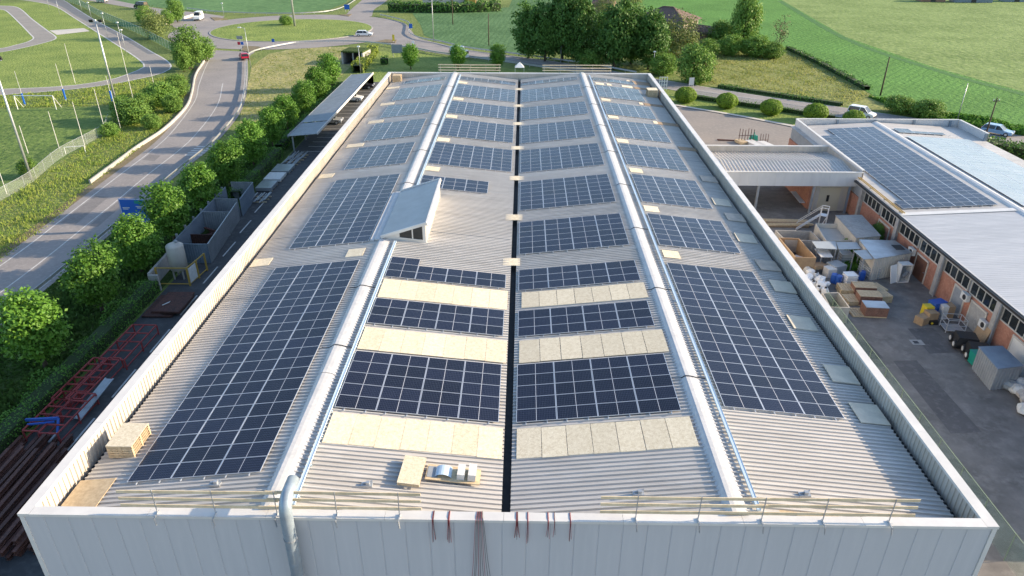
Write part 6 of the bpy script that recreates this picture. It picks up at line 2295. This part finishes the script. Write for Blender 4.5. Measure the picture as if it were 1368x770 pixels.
mb = MB()
mb.add([(-13.6, -4.6, 5.4), (8.6, -4.6, 5.4), (8.6, .5, 8), (-13.6, .5, 8), (8.6, 5.6, 5.4), (-13.6, 5.6, 5.4)], [(0, 1, 2, 3), (3, 2, 4, 5), (1, 0, 5, 4), (0, 3, 5), (1, 4, 2)])
mb.build('roof', 'tile', t)
MB().b2(3, 7, -6.2, -4.02, 0, 2.2).build('porch', 'yellowsteel', t)
for x in (-10, -6, -2):
    w_ = MB().b2(x - .7, x + .7, -4.06, -4.005, 1.2, 2.8).build('window', 'concretelight', t)
    MB().b2(x - .6, x + .6, -4.10, -4.065, 1.3, 2.7).build('pane', 'glass', w_)
for i, (px, py, w_, lb) in enumerate(((1248, 3, 9, 'brownish low farm shed at the top right edge'), (1302, 4, 14, 'blue grey low farm shed at the top right edge'), (1360, 3, 9, 'bluish farm shed in the top right corner'))):
    p = at(px, py)
    t = thing('farm_shed', lb, 'shed', (p.x, p.y + 3, 0), -.08)
    MB().b2(-w_ / 2, w_ / 2, -2.5, 2.5, 0, 2.4).build('wall', ['oldbrick', 'steelblue', 'steelblue'][i], t)
    mb = MB()
    mb.add([(-w_ / 2 - .3, -2.9, 2.35), (w_ / 2 + .3, -2.9, 2.35), (w_ / 2 + .3, 0, 3.6), (-w_ / 2 - .3, 0, 3.6), (w_ / 2 + .3, 2.9, 2.35), (-w_ / 2 - .3, 2.9, 2.35)], [(0, 1, 2, 3), (3, 2, 4, 5), (1, 0, 5, 4), (0, 3, 5), (1, 4, 2)])
    mb.build('roof', ['tile', 'lantern', 'lantern'][i], t)
    MB().b2(-.9, .9, -2.56, -2.505, .02, 2.0).build('door', 'dark', t)
# underpass portal
p = at(472, 86)
t = thing('underpass_portal', 'dark concrete underpass opening beside the light hedge', 'underpass', (p.x, p.y, 0), -.15)
MB().b2(-2.6, -2.2, -.3, 5, 0, 2.6).build('side_wall', 'concrete', t)
MB().b2(2.2, 2.6, -.3, 5, 0, 2.6).build('side_wall', 'concrete', t)
MB().b2(-2.6, 2.6, -.3, 5, 2.602, 2.9).build('deck', 'bank', t)
MB().b2(-2.19, 2.19, 4.6, 5, 0, 2.6).build('back_wall', 'dark', t)
MB().b2(-2.19, 2.19, -.2, 4.6, .02, .05).build('floor', 'asphaltdark', t)
MB().b2(-.15, .15, .2, .5, .05, 2.6).build('pillar', 'concrete', t)
# little pavilion beyond the far parapet
p = at(694, 101)
t = thing('gazebo', 'small white tent roof peeking over the middle of the far parapet', 'gazebo', (p.x, p.y, 0))
t.scale = (.5, .5, .78)
mb = MB()
mb.add([(-2, -2, 2.3), (2, -2, 2.3), (2, 2, 2.3), (-2, 2, 2.3), (0, 0, 3.6)], [(0, 1, 4), (1, 2, 4), (2, 3, 4), (3, 0, 4), (3, 2, 1, 0)])
mb.build('roof', 'white', t)
for x in (-1.9, 1.9):
    for y in (-1.9, 1.9):
        MB().b2(x - .05, x + .05, y - .05, y + .05, 0, 2.3).build('post', 'white', t)
